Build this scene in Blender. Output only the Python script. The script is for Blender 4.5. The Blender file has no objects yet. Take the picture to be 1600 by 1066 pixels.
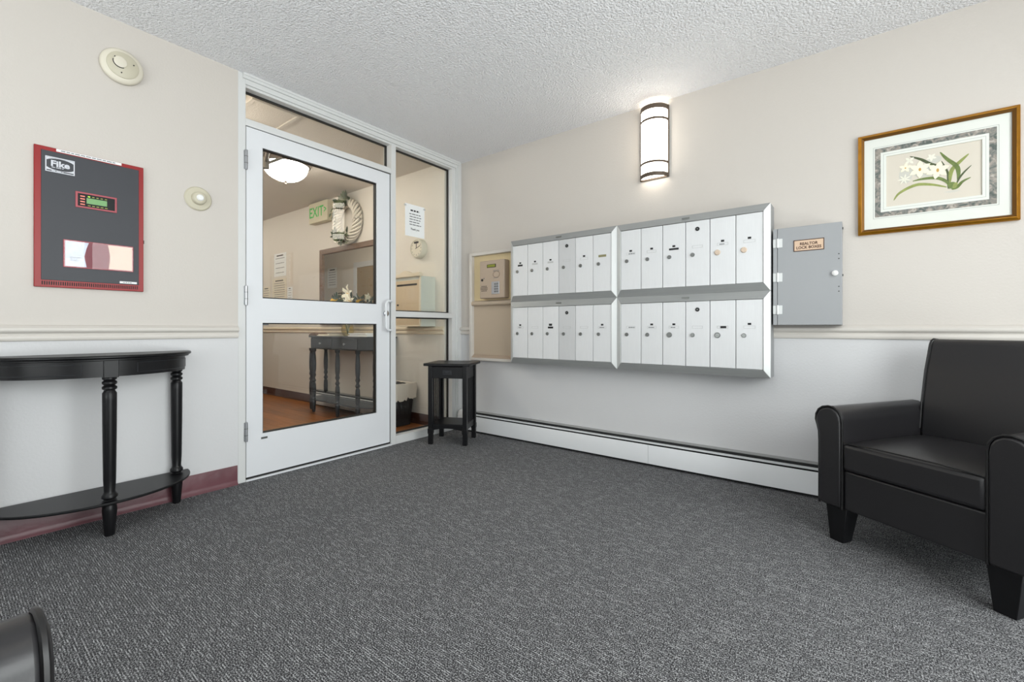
import bpy, bmesh, math, random
from mathutils import Vector, Matrix

random.seed(7)
S = bpy.context.scene
COL = S.collection
R = math.radians
PI = math.pi

# ------------------------------------------------------------------ camera, world, light, exposure
cam_d = bpy.data.cameras.new('camera')
cam_d.sensor_width = 36.0
cam_d.lens = 698.8 / 1600 * 36.0
cam_d.shift_y = -19.9 / 1600
cam_d.clip_start = 0.02
cam = bpy.data.objects.new('camera', cam_d)
COL.objects.link(cam)
cam.location = (2.8904, -2.9881, 0.9193)
cam.rotation_euler = (PI / 2, 0, 0.6563)
S.camera = cam

world = bpy.data.worlds.new('sky')
S.world = world
world.use_nodes = True
bg = world.node_tree.nodes['Background']
bg.inputs[0].default_value = (0.92, 0.96, 1.0, 1)
bg.inputs[1].default_value = 1.6

def area(name, loc, rot, sx, sy, power, col):
    d = bpy.data.lights.new(name, 'AREA')
    d.shape = 'RECTANGLE'
    d.size, d.size_y, d.energy, d.color = sx, sy, power, col
    o = bpy.data.objects.new(name, d)
    o.location, o.rotation_euler = loc, rot
    COL.objects.link(o)
    return o
# daylight entering through the glazed entrance (east side); fill lamp at an added window behind the camera
area('daylight_entrance', (4.95, -2.3, 1.75), (0, R(50), 0), 1.5, 3.1, 128, (0.97, 0.985, 1.0))
area('street_fill', (2.3, -5.15, 1.5), (R(90), 0, 0), 3.2, 1.7, 14, (0.97, 0.985, 1.0))

# added lamps aimed up to brighten the ceiling, standing in for pavement bounce
area('ceiling_fill_entrance', (5.35, -2.3, .10), (0, R(125), 0), 1.0, 3.0, 160, (0.98, 0.99, 1.0))
area('ceiling_fill_street', (2.3, -5.35, .55), (R(130), 0, 0), 3.2, .8, 190, (0.98, 0.99, 1.0))

S.view_settings.view_transform = 'Standard'
S.view_settings.look = 'None'
S.view_settings.gamma = 1.0
S.view_settings.use_curve_mapping = False
S.view_settings.exposure = -0.2

# ------------------------------------------------------------------ helpers
def lin(c):
    out = []
    for v in c[:3]:
        v /= 255.0
        out.append(v / 12.92 if v <= 0.04045 else ((v + 0.055) / 1.055) ** 2.4)
    return (*out, 1.0)

M = {}
def mat(name, rgb, rough=0.5, metal=0.0, bump=None, var=None, spec=0.5, emit=None, stretch=None, coat=0.0):
    """rgb in sRGB 0-255; bump=(scale, strength, distance); var=(scale, amount) slight tone variation"""
    m = bpy.data.materials.new(name)
    m.use_nodes = True
    nt = m.node_tree
    b = nt.nodes['Principled BSDF']
    b.inputs['Base Color'].default_value = lin(rgb)
    b.inputs['Roughness'].default_value = rough
    b.inputs['Metallic'].default_value = metal
    b.inputs['Specular IOR Level'].default_value = spec
    if coat:
        b.inputs['Coat Weight'].default_value = coat
        b.inputs['Coat Roughness'].default_value = 0.1
    tc = nt.nodes.new('ShaderNodeTexCoord')
    src = tc.outputs['Object']
    if stretch:
        mp = nt.nodes.new('ShaderNodeMapping')
        mp.inputs['Scale'].default_value = stretch
        nt.links.new(src, mp.inputs['Vector'])
        src = mp.outputs[0]
    if var:
        n = nt.nodes.new('ShaderNodeTexNoise')
        n.inputs['Scale'].default_value = var[0]
        n.inputs['Detail'].default_value = 4
        nt.links.new(src, n.inputs['Vector'])
        r = nt.nodes.new('ShaderNodeValToRGB')
        c = lin(rgb)
        r.color_ramp.elements[0].color = tuple(max(0, x * (1 - var[1])) for x in c[:3]) + (1,)
        r.color_ramp.elements[1].color = tuple(min(1, x * (1 + var[1])) for x in c[:3]) + (1,)
        r.color_ramp.elements[0].position, r.color_ramp.elements[1].position = 0.3, 0.7
        nt.links.new(n.outputs[0], r.inputs[0])
        nt.links.new(r.outputs[0], b.inputs['Base Color'])
    if bump:
        n = nt.nodes.new('ShaderNodeTexNoise')
        n.inputs['Scale'].default_value = bump[0]
        n.inputs['Detail'].default_value = 3
        nt.links.new(src, n.inputs['Vector'])
        bp = nt.nodes.new('ShaderNodeBump')
        bp.inputs['Strength'].default_value = bump[1]
        bp.inputs['Distance'].default_value = bump[2]
        nt.links.new(n.outputs[0], bp.inputs['Height'])
        nt.links.new(bp.outputs[0], b.inputs['Normal'])
    if emit:
        b.inputs['Emission Color'].default_value = lin(emit[0])
        b.inputs['Emission Strength'].default_value = emit[1]
    M[name] = m
    return m

def ramp_mat(name, rough, build):
    m = bpy.data.materials.new(name)
    m.use_nodes = True
    nt = m.node_tree
    b = nt.nodes['Principled BSDF']
    b.inputs['Roughness'].default_value = rough
    build(nt, b)
    M[name] = m
    return m

def two_tone(nt, b, hi, lo, zsplit):
    geo = nt.nodes.new('ShaderNodeNewGeometry')
    sx = nt.nodes.new('ShaderNodeSeparateXYZ')
    nt.links.new(geo.outputs['Position'], sx.inputs[0])
    gt = nt.nodes.new('ShaderNodeMath'); gt.operation = 'GREATER_THAN'; gt.inputs[1].default_value = zsplit
    nt.links.new(sx.outputs['Z'], gt.inputs[0])
    mx = nt.nodes.new('ShaderNodeMix'); mx.data_type = 'RGBA'
    mx.inputs[6].default_value = lin(lo); mx.inputs[7].default_value = lin(hi)
    nt.links.new(gt.outputs[0], mx.inputs[0])
    nt.links.new(mx.outputs[2], b.inputs['Base Color'])
    n = nt.nodes.new('ShaderNodeTexNoise'); n.inputs['Scale'].default_value = 90; n.inputs['Detail'].default_value = 2
    nt.links.new(geo.outputs['Position'], n.inputs['Vector'])
    bp = nt.nodes.new('ShaderNodeBump'); bp.inputs['Strength'].default_value = 0.25; bp.inputs['Distance'].default_value = 0.003
    nt.links.new(n.outputs[0], bp.inputs['Height']); nt.links.new(bp.outputs[0], b.inputs['Normal'])

ramp_mat('wall_paint', 0.55, lambda nt, b: two_tone(nt, b, (195, 189, 182), (203, 203, 204), 0.866))
ramp_mat('hall_paint', 0.55, lambda nt, b: two_tone(nt, b, (219, 212, 202), (212, 208, 201), 0.866))

def carpet(nt, b):
    """looped pile in fine rows along x, with lighter yarn dashes scattered over the rows"""
    b.inputs['Specular IOR Level'].default_value = 0.12
    L = nt.links.new
    def mth(op, *ins):
        n = nt.nodes.new('ShaderNodeMath'); n.operation = op
        for i, v in enumerate(ins):
            if isinstance(v, (int, float)): n.inputs[i].default_value = v
            else: L(v, n.inputs[i])
        return n.outputs[0]
    geo = nt.nodes.new('ShaderNodeNewGeometry')
    sp = nt.nodes.new('ShaderNodeSeparateXYZ'); L(geo.outputs['Position'], sp.inputs[0])
    ry = mth('MULTIPLY', sp.outputs['Y'], 150.0)
    row = mth('FLOOR', ry); fy = mth('FRACT', ry)
    wr = nt.nodes.new('ShaderNodeTexWhiteNoise'); wr.noise_dimensions = '1D'; L(row, wr.inputs['W'])
    cx = mth('FLOOR', mth('MULTIPLY_ADD', sp.outputs['X'], 48.0, mth('MULTIPLY', wr.outputs['Value'], 9.0)))
    cv = nt.nodes.new('ShaderNodeCombineXYZ'); L(cx, cv.inputs[0]); L(row, cv.inputs[1])
    wc = nt.nodes.new('ShaderNodeTexWhiteNoise'); wc.noise_dimensions = '2D'; L(cv.outputs[0], wc.inputs['Vector'])
    prof = mth('MAXIMUM', mth('SUBTRACT', 1.0, mth('MULTIPLY', mth('ABSOLUTE', mth('SUBTRACT', fy, 0.5)), 2.6)), 0.0)
    lit = mth('MAXIMUM', mth('MULTIPLY', mth('SUBTRACT', wc.outputs['Value'], 0.55), 2.2), 0.0)
    n2 = nt.nodes.new('ShaderNodeTexNoise'); n2.inputs['Scale'].default_value = 260; n2.inputs['Detail'].default_value = 2
    L(geo.outputs['Position'], n2.inputs['Vector'])
    sp2 = mth('MULTIPLY', mth('SUBTRACT', n2.outputs[0], 0.5), 2.3)
    h = mth('ADD', mth('ADD', sp2, mth('MULTIPLY', prof, 0.14)), mth('MULTIPLY', mth('MULTIPLY', prof, lit), 0.34))
    r = nt.nodes.new('ShaderNodeValToRGB'); e = r.color_ramp.elements
    e[0].position, e[0].color = 0.0, lin((40, 40, 42))
    e[1].position, e[1].color = 0.75, lin((186, 187, 188))
    k = e.new(0.22); k.color = lin((84, 84, 86))
    L(mth('ADD', h, 0.14), r.inputs[0]); L(r.outputs[0], b.inputs['Base Color'])
    bp = nt.nodes.new('ShaderNodeBump'); bp.inputs['Strength'].default_value = 0.3; bp.inputs['Distance'].default_value = 0.004
    L(h, bp.inputs['Height']); L(bp.outputs[0], b.inputs['Normal'])
ramp_mat('carpet', 0.95, carpet)

def popcorn(nt, b):
    b.inputs['Base Color'].default_value = lin((242, 242, 244))
    geo = nt.nodes.new('ShaderNodeNewGeometry')
    n = nt.nodes.new('ShaderNodeTexNoise'); n.inputs['Scale'].default_value = 95; n.inputs['Detail'].default_value = 3
    nt.links.new(geo.outputs['Position'], n.inputs['Vector'])
    bp = nt.nodes.new('ShaderNodeBump'); bp.inputs['Strength'].default_value = 1.0; bp.inputs['Distance'].default_value = 0.018
    nt.links.new(n.outputs[0], bp.inputs['Height']); nt.links.new(bp.outputs[0], b.inputs['Normal'])
ramp_mat('popcorn', 0.9, popcorn)

def marble(nt, b):
    tc = nt.nodes.new('ShaderNodeTexCoord')
    n = nt.nodes.new('ShaderNodeTexNoise'); n.inputs['Scale'].default_value = 40; n.inputs['Detail'].default_value = 6
    n.inputs['Distortion'].default_value = 1.2
    nt.links.new(tc.outputs['Object'], n.inputs['Vector'])
    r = nt.nodes.new('ShaderNodeValToRGB'); e = r.color_ramp.elements
    e[0].position, e[0].color = 0.36, lin((72, 82, 76))
    e[1].position, e[1].color = 0.66, lin((176, 168, 158))
    k = e.new(0.48); k.color = lin((118, 118, 112))
    k = e.new(0.56); k.color = lin((140, 132, 122))
    nt.links.new(n.outputs[0], r.inputs[0]); nt.links.new(r.outputs[0], b.inputs['Base Color'])
ramp_mat('marbled_paper', 0.6, marble)

def wood_floor(nt, b):
    oi = nt.nodes.new('ShaderNodeObjectInfo')
    tc = nt.nodes.new('ShaderNodeTexCoord')
    mp = nt.nodes.new('ShaderNodeMapping'); mp.inputs['Scale'].default_value = (3, 40, 10)
    nt.links.new(tc.outputs['Object'], mp.inputs['Vector'])
    n = nt.nodes.new('ShaderNodeTexNoise'); n.inputs['Scale'].default_value = 1; n.inputs['Detail'].default_value = 5
    nt.links.new(mp.outputs[0], n.inputs['Vector'])
    ad = nt.nodes.new('ShaderNodeMath'); ad.operation = 'MULTIPLY_ADD'; ad.inputs[1].default_value = 0.35
    nt.links.new(oi.outputs['Random'], ad.inputs[0]); nt.links.new(n.outputs[0], ad.inputs[2])
    r = nt.nodes.new('ShaderNodeValToRGB'); e = r.color_ramp.elements
    e[0].position, e[0].color = 0.35, lin((92, 52, 24))
    e[1].position, e[1].color = 0.95, lin((176, 112, 58))
    nt.links.new(ad.outputs[0], r.inputs[0]); nt.links.new(r.outputs[0], b.inputs['Base Color'])
ramp_mat('wood_floor', 0.28, wood_floor)

def glass_mat(name, tint=(1, 1, 1), ior=1.5, k=1.0):
    m = bpy.data.materials.new(name); m.use_nodes = True
    nt = m.node_tree; nt.nodes.clear()
    o = nt.nodes.new('ShaderNodeOutputMaterial')
    t = nt.nodes.new('ShaderNodeBsdfTransparent'); t.inputs[0].default_value = (*tint, 1)
    g = nt.nodes.new('ShaderNodeBsdfGlossy'); g.inputs['Roughness'].default_value = 0.0
    # Schlick reflectance, the same for both faces of the sheet
    geo = nt.nodes.new('ShaderNodeNewGeometry')
    def mth(op, *ins):
        n = nt.nodes.new('ShaderNodeMath'); n.operation = op
        for i, v in enumerate(ins):
            if isinstance(v, (int, float)): n.inputs[i].default_value = v
            else: nt.links.new(v, n.inputs[i])
        return n.outputs[0]
    dt = nt.nodes.new('ShaderNodeVectorMath'); dt.operation = 'DOT_PRODUCT'
    nt.links.new(geo.outputs['Incoming'], dt.inputs[0]); nt.links.new(geo.outputs['Normal'], dt.inputs[1])
    f0 = ((ior - 1) / (ior + 1)) ** 2
    p5 = mth('POWER', mth('SUBTRACT', 1.0, mth('ABSOLUTE', dt.outputs['Value'])), 5.0)
    mu_out = mth('MULTIPLY', mth('MULTIPLY_ADD', p5, 1 - f0, f0), k)
    mx = nt.nodes.new('ShaderNodeMixShader')
    nt.links.new(mu_out, mx.inputs[0]); nt.links.new(t.outputs[0], mx.inputs[1]); nt.links.new(g.outputs[0], mx.inputs[2])
    nt.links.new(mx.outputs[0], o.inputs[0])
    M[name] = m
glass_mat('glass', (0.97, 0.985, 0.975), 1.5, 1.0)
glass_mat('clear_cover', (1, 1, 1), 1.45, 0.5)
glass_mat('vase_glass', (0.94, 0.90, 0.70), 1.5, 1.0)

mat('white_metal', (216, 218, 221), 0.38, 0.0, spec=0.5)
mat('frame_metal', (206, 207, 206), 0.4)
mat('gasket', (22, 20, 18), 0.6)
mat('trim_cream', (202, 197, 190), 0.45)
mat('hall_trim', (222, 208, 186), 0.45)
mat('steel', (170, 172, 175), 0.3, 0.9)
mat('chrome', (200, 202, 205), 0.18, 1.0)
mat('heater_white', (216, 218, 220), 0.42)
mat('dark_gap', (18, 19, 20), 0.7)
mat('grey_lip', (150, 151, 150), 0.5)
mat('maroon_vinyl', (94, 48, 56), 0.38, bump=(14, 0.25, 0.01), var=(5, 0.15))
mat('brown_vinyl', (70, 40, 30), 0.4)
mat('black_wood', (17, 17, 19), 0.36, var=(30, 0.25), stretch=(1, 1, 0.2), spec=0.28)
mat('slate_wood', (40, 42, 46), 0.36, spec=0.35)
mat('leather', (30, 29, 31), 0.35, bump=(220, 0.12, 0.001), spec=0.55)
mat('piping', (14, 13, 14), 0.42)
mat('mail_rail', (156, 158, 157), 0.42, 0.35, var=(40, 0.05), stretch=(0.1, 1, 8))
mat('mail_stile', (206, 208, 207), 0.40, 0.25)
mat('mail_body', (150, 152, 153), 0.45, 0.3)
mat('mail_door', (216, 217, 218), 0.42, 0.05, var=(60, 0.025), stretch=(6, 1, 0.15))
mat('mail_door_master', (198, 199, 200), 0.42, 0.05, var=(60, 0.03), stretch=(6, 1, 0.15))
mat('lock_metal', (128, 130, 128), 0.3, 0.85)
mat('lock_dark', (40, 40, 40), 0.4, 0.4)
mat('beige_ring', (206, 186, 166), 0.5)
mat('ink', (24, 24, 26), 0.6)
mat('soft_ink', (112, 114, 116), 0.6)
mat('slot_grey', (186, 187, 186), 0.5)
mat('slot_gold', (134, 130, 92), 0.5)
mat('paper', (232, 234, 234), 0.7)
mat('paper_cream', (222, 214, 196), 0.7)
mat('grey_box', (150, 152, 154), 0.42, 0.1)
mat('plate_brass', (206, 178, 152), 0.45, 0.2)
mat('brown_ink', (66, 38, 26), 0.6)
mat('white_plastic', (226, 226, 224), 0.35)
mat('cream_plastic', (212, 206, 190), 0.45)
mat('olive_plastic', (190, 184, 164), 0.45)
mat('taupe_plastic', (178, 160, 142), 0.5)
mat('taupe_panel', (186, 170, 150), 0.6)
mat('niche_yellow', (214, 196, 156), 0.6)
mat('lcd_olive', (122, 128, 44), 0.35, emit=((122, 128, 44), 0.25))
mat('silver_pad', (186, 188, 194), 0.3, 0.6)
mat('panel_red', (140, 20, 22), 0.35, spec=0.35)
mat('panel_red_soft', (158, 62, 72), 0.4)
mat('panel_black', (46, 48, 54), 0.5)
mat('panel_maroon', (120, 44, 56), 0.5)
mat('peach_tone', (228, 196, 178), 0.6)
mat('cool_white', (206, 212, 226), 0.5, var=(60, 0.12))
mat('lcd_green', (96, 142, 84), 0.35, emit=((96, 142, 84), 0.3))
mat('button_red', (216, 120, 104), 0.4, emit=((220, 110, 90), 0.4))
mat('led_green', (160, 220, 60), 0.4, emit=((150, 230, 60), 1.5))
mat('silver_print', (196, 198, 204), 0.4, 0.2)
mat('gold', (176, 122, 34), 0.30, 0.75, var=(30, 0.12))
mat('gold_dark', (112, 76, 28), 0.4, 0.6)
mat('mat_board', (218, 220, 213), 0.8)
mat('mat_line', (150, 154, 150), 0.8)
mat('art_ground', (206, 198, 184), 0.8)
mat('leaf_print', (98, 116, 52), 0.8, var=(60, 0.25))
mat('leaf_print_light', (136, 146, 74), 0.8, var=(60, 0.2))
mat('leaf_print_dark', (66, 78, 40), 0.8)
mat('petal_print', (238, 232, 206), 0.8)
mat('petal_print_pale', (226, 224, 208), 0.8)
mat('heart_print', (190, 150, 80), 0.8)
mat('shade_print', (196, 194, 184), 0.8)
mat('sconce_metal', (96, 84, 73), 0.45, 0.5)
mat('sconce_glass', (255, 250, 240), 0.4, emit=((255, 245, 230), 7.5))
mat('bowl_glass', (255, 250, 240), 0.4, emit=((255, 247, 236), 27.0))
mat('bowl_glass_dim', (255, 250, 240), 0.4, emit=((255, 243, 224), 4.0))
mat('bowl_metal', (120, 110, 100), 0.35, 0.7)
mat('closer_metal', (132, 124, 114), 0.4, 0.5)
mat('exit_face', (214, 206, 178), 0.5)
mat('exit_green', (60, 170, 76), 0.5, emit=((70, 210, 90), 0.15))
mat('mirror_wood', (104, 76, 52), 0.45, var=(40, 0.2))
mat('mirror_glass', (235, 235, 230), 0.01, 1.0)
mat('white_vine', (222, 214, 200), 0.6)
mat('leaf', (92, 104, 74), 0.6, var=(20, 0.3))
mat('leaf_deep', (48, 66, 42), 0.6, var=(20, 0.3))
mat('lily', (246, 244, 226), 0.55)
mat('yellow_bloom', (226, 178, 30), 0.6)
mat('drop_front', (204, 184, 156), 0.5)
mat('drop_side', (206, 208, 200), 0.5)
mat('bin_black', (24, 24, 26), 0.45)
mat('bin_liner', (216, 206, 194), 0.5, bump=(30, 0.5, 0.01))
mat('door_tan', (150, 128, 92), 0.5)
mat('hall_ceiling', (216, 208, 198), 0.9, bump=(130, 0.5, 0.008))
mat('concrete', (150, 150, 148), 0.9)

class MB:
    """collects pieces of ONE part and builds them as one mesh object"""
    def __init__(s):
        s.v, s.f, s.m = [], [], Matrix()
    def add(s, vs, fs):
        k = len(s.v)
        s.v += [tuple(s.m @ Vector(p)) for p in vs]
        s.f += [tuple(i + k for i in f) for f in fs]
        return s
    def box(s, x0, x1, y0, y1, z0, z1):
        v = [(x, y, z) for x in (x0, x1) for y in (y0, y1) for z in (z0, z1)]
        return s.add(v, [(0, 1, 3, 2), (4, 6, 7, 5), (0, 4, 5, 1), (2, 3, 7, 6), (0, 2, 6, 4), (1, 5, 7, 3)])
    def hexa(s, a, b):
        """a, b: two quads (4 points each) joined"""
        return s.add(list(a) + list(b), [(0, 1, 2, 3), (7, 6, 5, 4), (0, 4, 5, 1), (1, 5, 6, 2), (2, 6, 7, 3), (3, 7, 4, 0)])
    def prism(s, poly, axis, a, b):
        """poly: 2D outline; axis 'x': (y,z), 'y': (x,z), 'z': (x,y)"""
        def P(p, t):
            return {'x': (t, p[0], p[1]), 'y': (p[0], t, p[1]), 'z': (p[0], p[1], t)}[axis]
        n = len(poly)
        v = [P(p, a) for p in poly] + [P(p, b) for p in poly]
        f = [tuple(range(n))[::-1], tuple(range(n, 2 * n))]
        f += [(i, (i + 1) % n, n + (i + 1) % n, n + i) for i in range(n)]
        return s.add(v, f)
    def lathe(s, prof, c=(0, 0, 0), n=24, axis='z', a0=0.0, a1=2 * PI):
        """prof: (radius, height) list; axis 'z' up or 'y' = pointing out of the wall (-y)"""
        full = abs(a1 - a0 - 2 * PI) < 1e-6
        m = n if full else n + 1
        v = []
        for r, h in prof:
            for i in range(m):
                a = a0 + (a1 - a0) * i / n
                p = (r * math.cos(a), r * math.sin(a), h) if axis == 'z' else (r * math.cos(a), -h, r * math.sin(a))
                v.append((c[0] + p[0], c[1] + p[1], c[2] + p[2]))
        f = []
        for k in range(len(prof) - 1):
            for i in range(n):
                j = (i + 1) % m
                f.append((k * m + i, k * m + j, (k + 1) * m + j, (k + 1) * m + i))
        if full:
            if prof[0][0] > 1e-6: f.append(tuple(range(m))[::-1])
            if prof[-1][0] > 1e-6: f.append(tuple(range((len(prof) - 1) * m, len(prof) * m)))
        return s.add(v, f)
    def tube(s, path, r, n=8, closed=False, caps=True):
        path = [Vector(p) for p in path]
        L = len(path); v = []; f = []
        rr = r if isinstance(r, (list, tuple)) else [r] * L
        up = None
        for i, p in enumerate(path):
            if closed: d = path[(i + 1) % L] - path[i - 1]
            else: d = path[min(i + 1, L - 1)] - path[max(i - 1, 0)]
            d.normalize()
            if up is None:
                up = Vector((0, 0, 1)) if abs(d.z) < 0.9 else Vector((1, 0, 0))
            a = d.cross(up); a.normalize(); b = a.cross(d); up = b
            for k in range(n):
                t = 2 * PI * k / n
                v.append(tuple(p + (a * math.cos(t) + b * math.sin(t)) * rr[i]))
        for i in range(L if closed else L - 1):
            j = (i + 1) % L
            for k in range(n):
                q = (k + 1) % n
                f.append((i * n + k, i * n + q, j * n + q, j * n + k))
        if not closed and caps:
            f.append(tuple(range(n))[::-1]); f.append(tuple(range((L - 1) * n, L * n)))
        return s.add(v, f)
    def mesh(s, name, smooth=40):
        me = bpy.data.meshes.new(name)
        me.from_pydata(s.v, [], s.f)
        bm = bmesh.new(); bm.from_mesh(me)
        bmesh.ops.recalc_face_normals(bm, faces=bm.faces)
        bm.to_mesh(me); bm.free()
        if smooth:
            for p in me.polygons: p.use_smooth = True
            me.set_sharp_from_angle(angle=R(smooth))
        return me
    def build(s, name, m, parent=None, bevel=0, seg=2, loc=(0, 0, 0), smooth=40):
        me = s.mesh(name, smooth)
        me.materials.append(M[m])
        return link(name, me, parent, loc, bevel, seg)

def link(name, me, parent=None, loc=(0, 0, 0), bevel=0, seg=2):
    o = bpy.data.objects.new(name, me)
    COL.objects.link(o)
    o.parent = parent
    o.location = loc
    if bevel:
        b = o.modifiers.new('bevel', 'BEVEL'); b.width = bevel; b.segments = seg
        b.limit_method = 'ANGLE'; b.angle_limit = R(35); b.harden_normals = False
    return o

def bx(*a): return MB().box(*a)

def tag(o, label, cat, group=None):
    o['label'] = label; o['category'] = cat
    if group: o['group'] = group
    return o

def thing(name, label, cat, loc=(0, 0, 0), rz=0.0, group=None):
    o = bpy.data.objects.new(name, None)
    o.empty_display_size = 0.1
    COL.objects.link(o)
    o.location = loc; o.rotation_euler = (0, 0, R(rz))
    return tag(o, label, cat, group)

def struct(o, label=None):
    o['kind'] = 'structure'
    if label: o['label'] = label
    return o

def sgroup(name, label, loc=(0, 0, 0), rz=0.0):
    o = bpy.data.objects.new(name, None); COL.objects.link(o)
    o.location = loc; o.rotation_euler = (0, 0, R(rz))
    return struct(o, label)

def dup_tree(o, parent=None):
    c = o.copy(); COL.objects.link(c); c.parent = parent
    for ch in list(o.children):
        dup_tree(ch, c)
    return c

def text(name, s, size, m, parent, loc, bold=0.0, sx=1.0, align='CENTER', extrude=0.0004):
    """lettering as a mesh, upright, facing local -y"""
    cu = bpy.data.curves.new(name, 'FONT')
    cu.body, cu.size, cu.align_x, cu.align_y = s, size, align, 'CENTER'
    cu.extrude, cu.offset = extrude, bold * size
    cu.resolution_u = 3
    t = bpy.data.objects.new(name, cu); COL.objects.link(t)
    dg = bpy.context.evaluated_depsgraph_get()
    me = bpy.data.meshes.new_from_object(t.evaluated_get(dg))
    bpy.data.objects.remove(t)
    for v in me.vertices:
        v.co = (v.co.x * sx, -v.co.z, v.co.y)
    me.materials.clear(); me.materials.append(M[m])
    return link(name, me, parent, loc)

def words(name, x0, x1, zs, h, m, parent, y, seed=1, wmin=0.006, wmax=0.02, gap=0.004):
    """rows of print too fine to read"""
    rnd = random.Random(seed); b = MB()
    for z in zs:
        x = x0 + rnd.uniform(0, 0.01); end = x1 - rnd.uniform(0, 0.02)
        while x < end:
            w = min(rnd.uniform(wmin, wmax), end - x)
            b.box(x, x + w, y - 0.0002, y + 0.0002, z - h / 2, z + h / 2)
            x += w + gap
    o = b.build(name, m, parent, smooth=0); o['kind'] = 'stuff'
    return o

# ------------------------------------------------------------------ the setting
CH = 2.44
LX, LY = 4.60, -4.90
struct(bx(0, LX, LY, 0, -0.06, 0).build('floor', 'carpet', smooth=0), 'dark grey looped carpet of the lobby')
struct(bx(-0.10, LX + .12, LY - .12, 0.12, CH, CH + 0.08).build('ceiling', 'popcorn', smooth=0), 'white textured ceiling of the lobby')
struct(bx(-0.10, LX + 0.12, 0, 0.12, -0.06, CH).build('wall_right', 'wall_paint', smooth=0), 'cream and grey wall carrying the mailboxes')
struct(bx(-0.12, 0, LY, -1.884, -0.06, CH).build('wall_left', 'wall_paint', smooth=0), 'cream and grey wall left of the glass door')
w = MB().box(LX, LX + .12, -0.8, 0, -.06, CH).box(LX, LX + .12, LY, -3.8, -.06, CH).box(LX, LX + .12, -3.8, -.8, 2.36, CH)
struct(w.build('wall_front', 'wall_paint', smooth=0))
w = MB().box(-.12, 0.7, LY - .12, LY, -.06, CH).box(3.9, LX + .12, LY - .12, LY, -.06, CH)
w.box(.7, 3.9, LY - .12, LY, -.06, .65).box(.7, 3.9, LY - .12, LY, 2.32, CH)
struct(w.build('wall_back', 'wall_paint', smooth=0))
struct(bx(LX + .12, 9, LY - 4, 3, -0.14, -0.07).build('ground', 'concrete', smooth=0), 'pale concrete outside the entrance')

def glazing(name, label, y0, y1, z0, z1, x, n):
    g = sgroup(name, label, (x, 0, 0))
    MB().box(0, .08, y0, y1, z1 - .06, z1).box(0, .08, y0, y1, z0, z0 + .06).build('frame', 'frame_metal', g)
    for i in range(n + 1):
        y = y0 + (y1 - y0 - .06) * i / n
        bx(0, .08, y, y + .06, z0 + .06, z1 - .06).build('mullion', 'frame_metal', g)
    for i in range(n):
        a = y0 + (y1 - y0 - .06) * i / n + .06; b = y0 + (y1 - y0 - .06) * (i + 1) / n
        bx(.035, .041, a, b, z0 + .06, z1 - .06).build('pane', 'glass', g, smooth=0)
    return g
glazing('window_3', 'glazed entrance wall of the lobby', -3.8, -.8, 0, 2.36, LX, 3)
g = glazing('window_4', 'added street window, unseen behind the seating', .7, 3.9, .65, 2.32, 0, 3)  # opening added to let in light from behind the camera
g.rotation_euler = (0, 0, R(90)); g.location = (4.6, LY - .10, 0)

# chair rails: profile (out from wall, height)
RAIL = [(0, .862), (.010, .864), (.014, .872), (.014, .882), (.009, .890), (.010, .896), (.020, .902), (.024, .910), (.022, .920), (.012, .928), (.006, .934), (0, .935)]
def rail_y(name, x, y0, y1, m, lab, sgn=1):
    struct(MB().prism([(x + sgn * o, z) for o, z in RAIL], 'y', y0, y1).build(name, m), lab)
def rail_x(name, y, x0, x1, m, lab):
    struct(MB().prism([(y - o, z) for o, z in RAIL], 'x', x0, x1).build(name, m), lab)
rail_y('trim_1', 0, LY, -1.886, 'trim_cream', 'moulded chair rail on the wall left of the door')
rail_x('trim_2', 0, 0.0, .140, 'trim_cream', 'short piece of chair rail beside the intercom niche')
rail_x('trim_3', 0, 2.51, LX, 'trim_cream', 'moulded chair rail behind the armchair')
COVE = [(0, 0), (.016, 0), (.013, .006), (.006, .016), (.004, .03), (.004, .108), (.002, .112), (0, .112)]
struct(MB().prism(COVE, 'y', LY, -1.888).build('baseboard_left', 'maroon_vinyl'), 'maroon vinyl cove base')

# ------------------------------------------------------------------ door wall (x = 0): frame, door, sidelite, transom
# local frame: x = along the wall (world y), -y = into the lobby, z = up
fr = sgroup('trim_4', 'white metal frame around the glass door and sidelite', (0, 0, 0), 90)
bx(-1.884, -1.842, 0.0, .10, 0, CH).build('jamb', 'frame_metal', fr, .002)
bx(-.785, -.742, .0, .10, 0, 2.365).build('mullion', 'frame_metal', fr, .002)
bx(-.108, -.064, .012, .10, 0, 2.365).build('jamb', 'frame_metal', fr, .002)
MB().box(-.066, -.0, .0, .10, 0, CH).box(-.052, -.036, -.008, 0.0, 0, CH).build('jamb_casing', 'frame_metal', fr, .002)
MB().box(-1.842, -.066, .012, .10, 2.365, CH).box(-1.842, -.066, 0, .012, 2.38, CH).box(-1.86, -.03, -.012, 0, 2.408, CH).box(-1.86, -.03, -.018, -.012, 2.425, CH).build('head', 'frame_metal', fr, .0015)
bx(-1.842, -.785, .0, .10, 2.134, 2.176).build('transom_bar', 'frame_metal', fr, .002)
bx(-.742, -.108, .006, .09, 1.010, 1.056).build('sidelite_rail', 'frame_metal', fr, .002)
bx(-.742, -.108, .0, .10, 0, .066).build('sill', 'frame_metal', fr, .002)
bx(-1.842, -.785, -.004, .09, 0, .010).build('threshold', 'white_metal', fr, .001)

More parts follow.
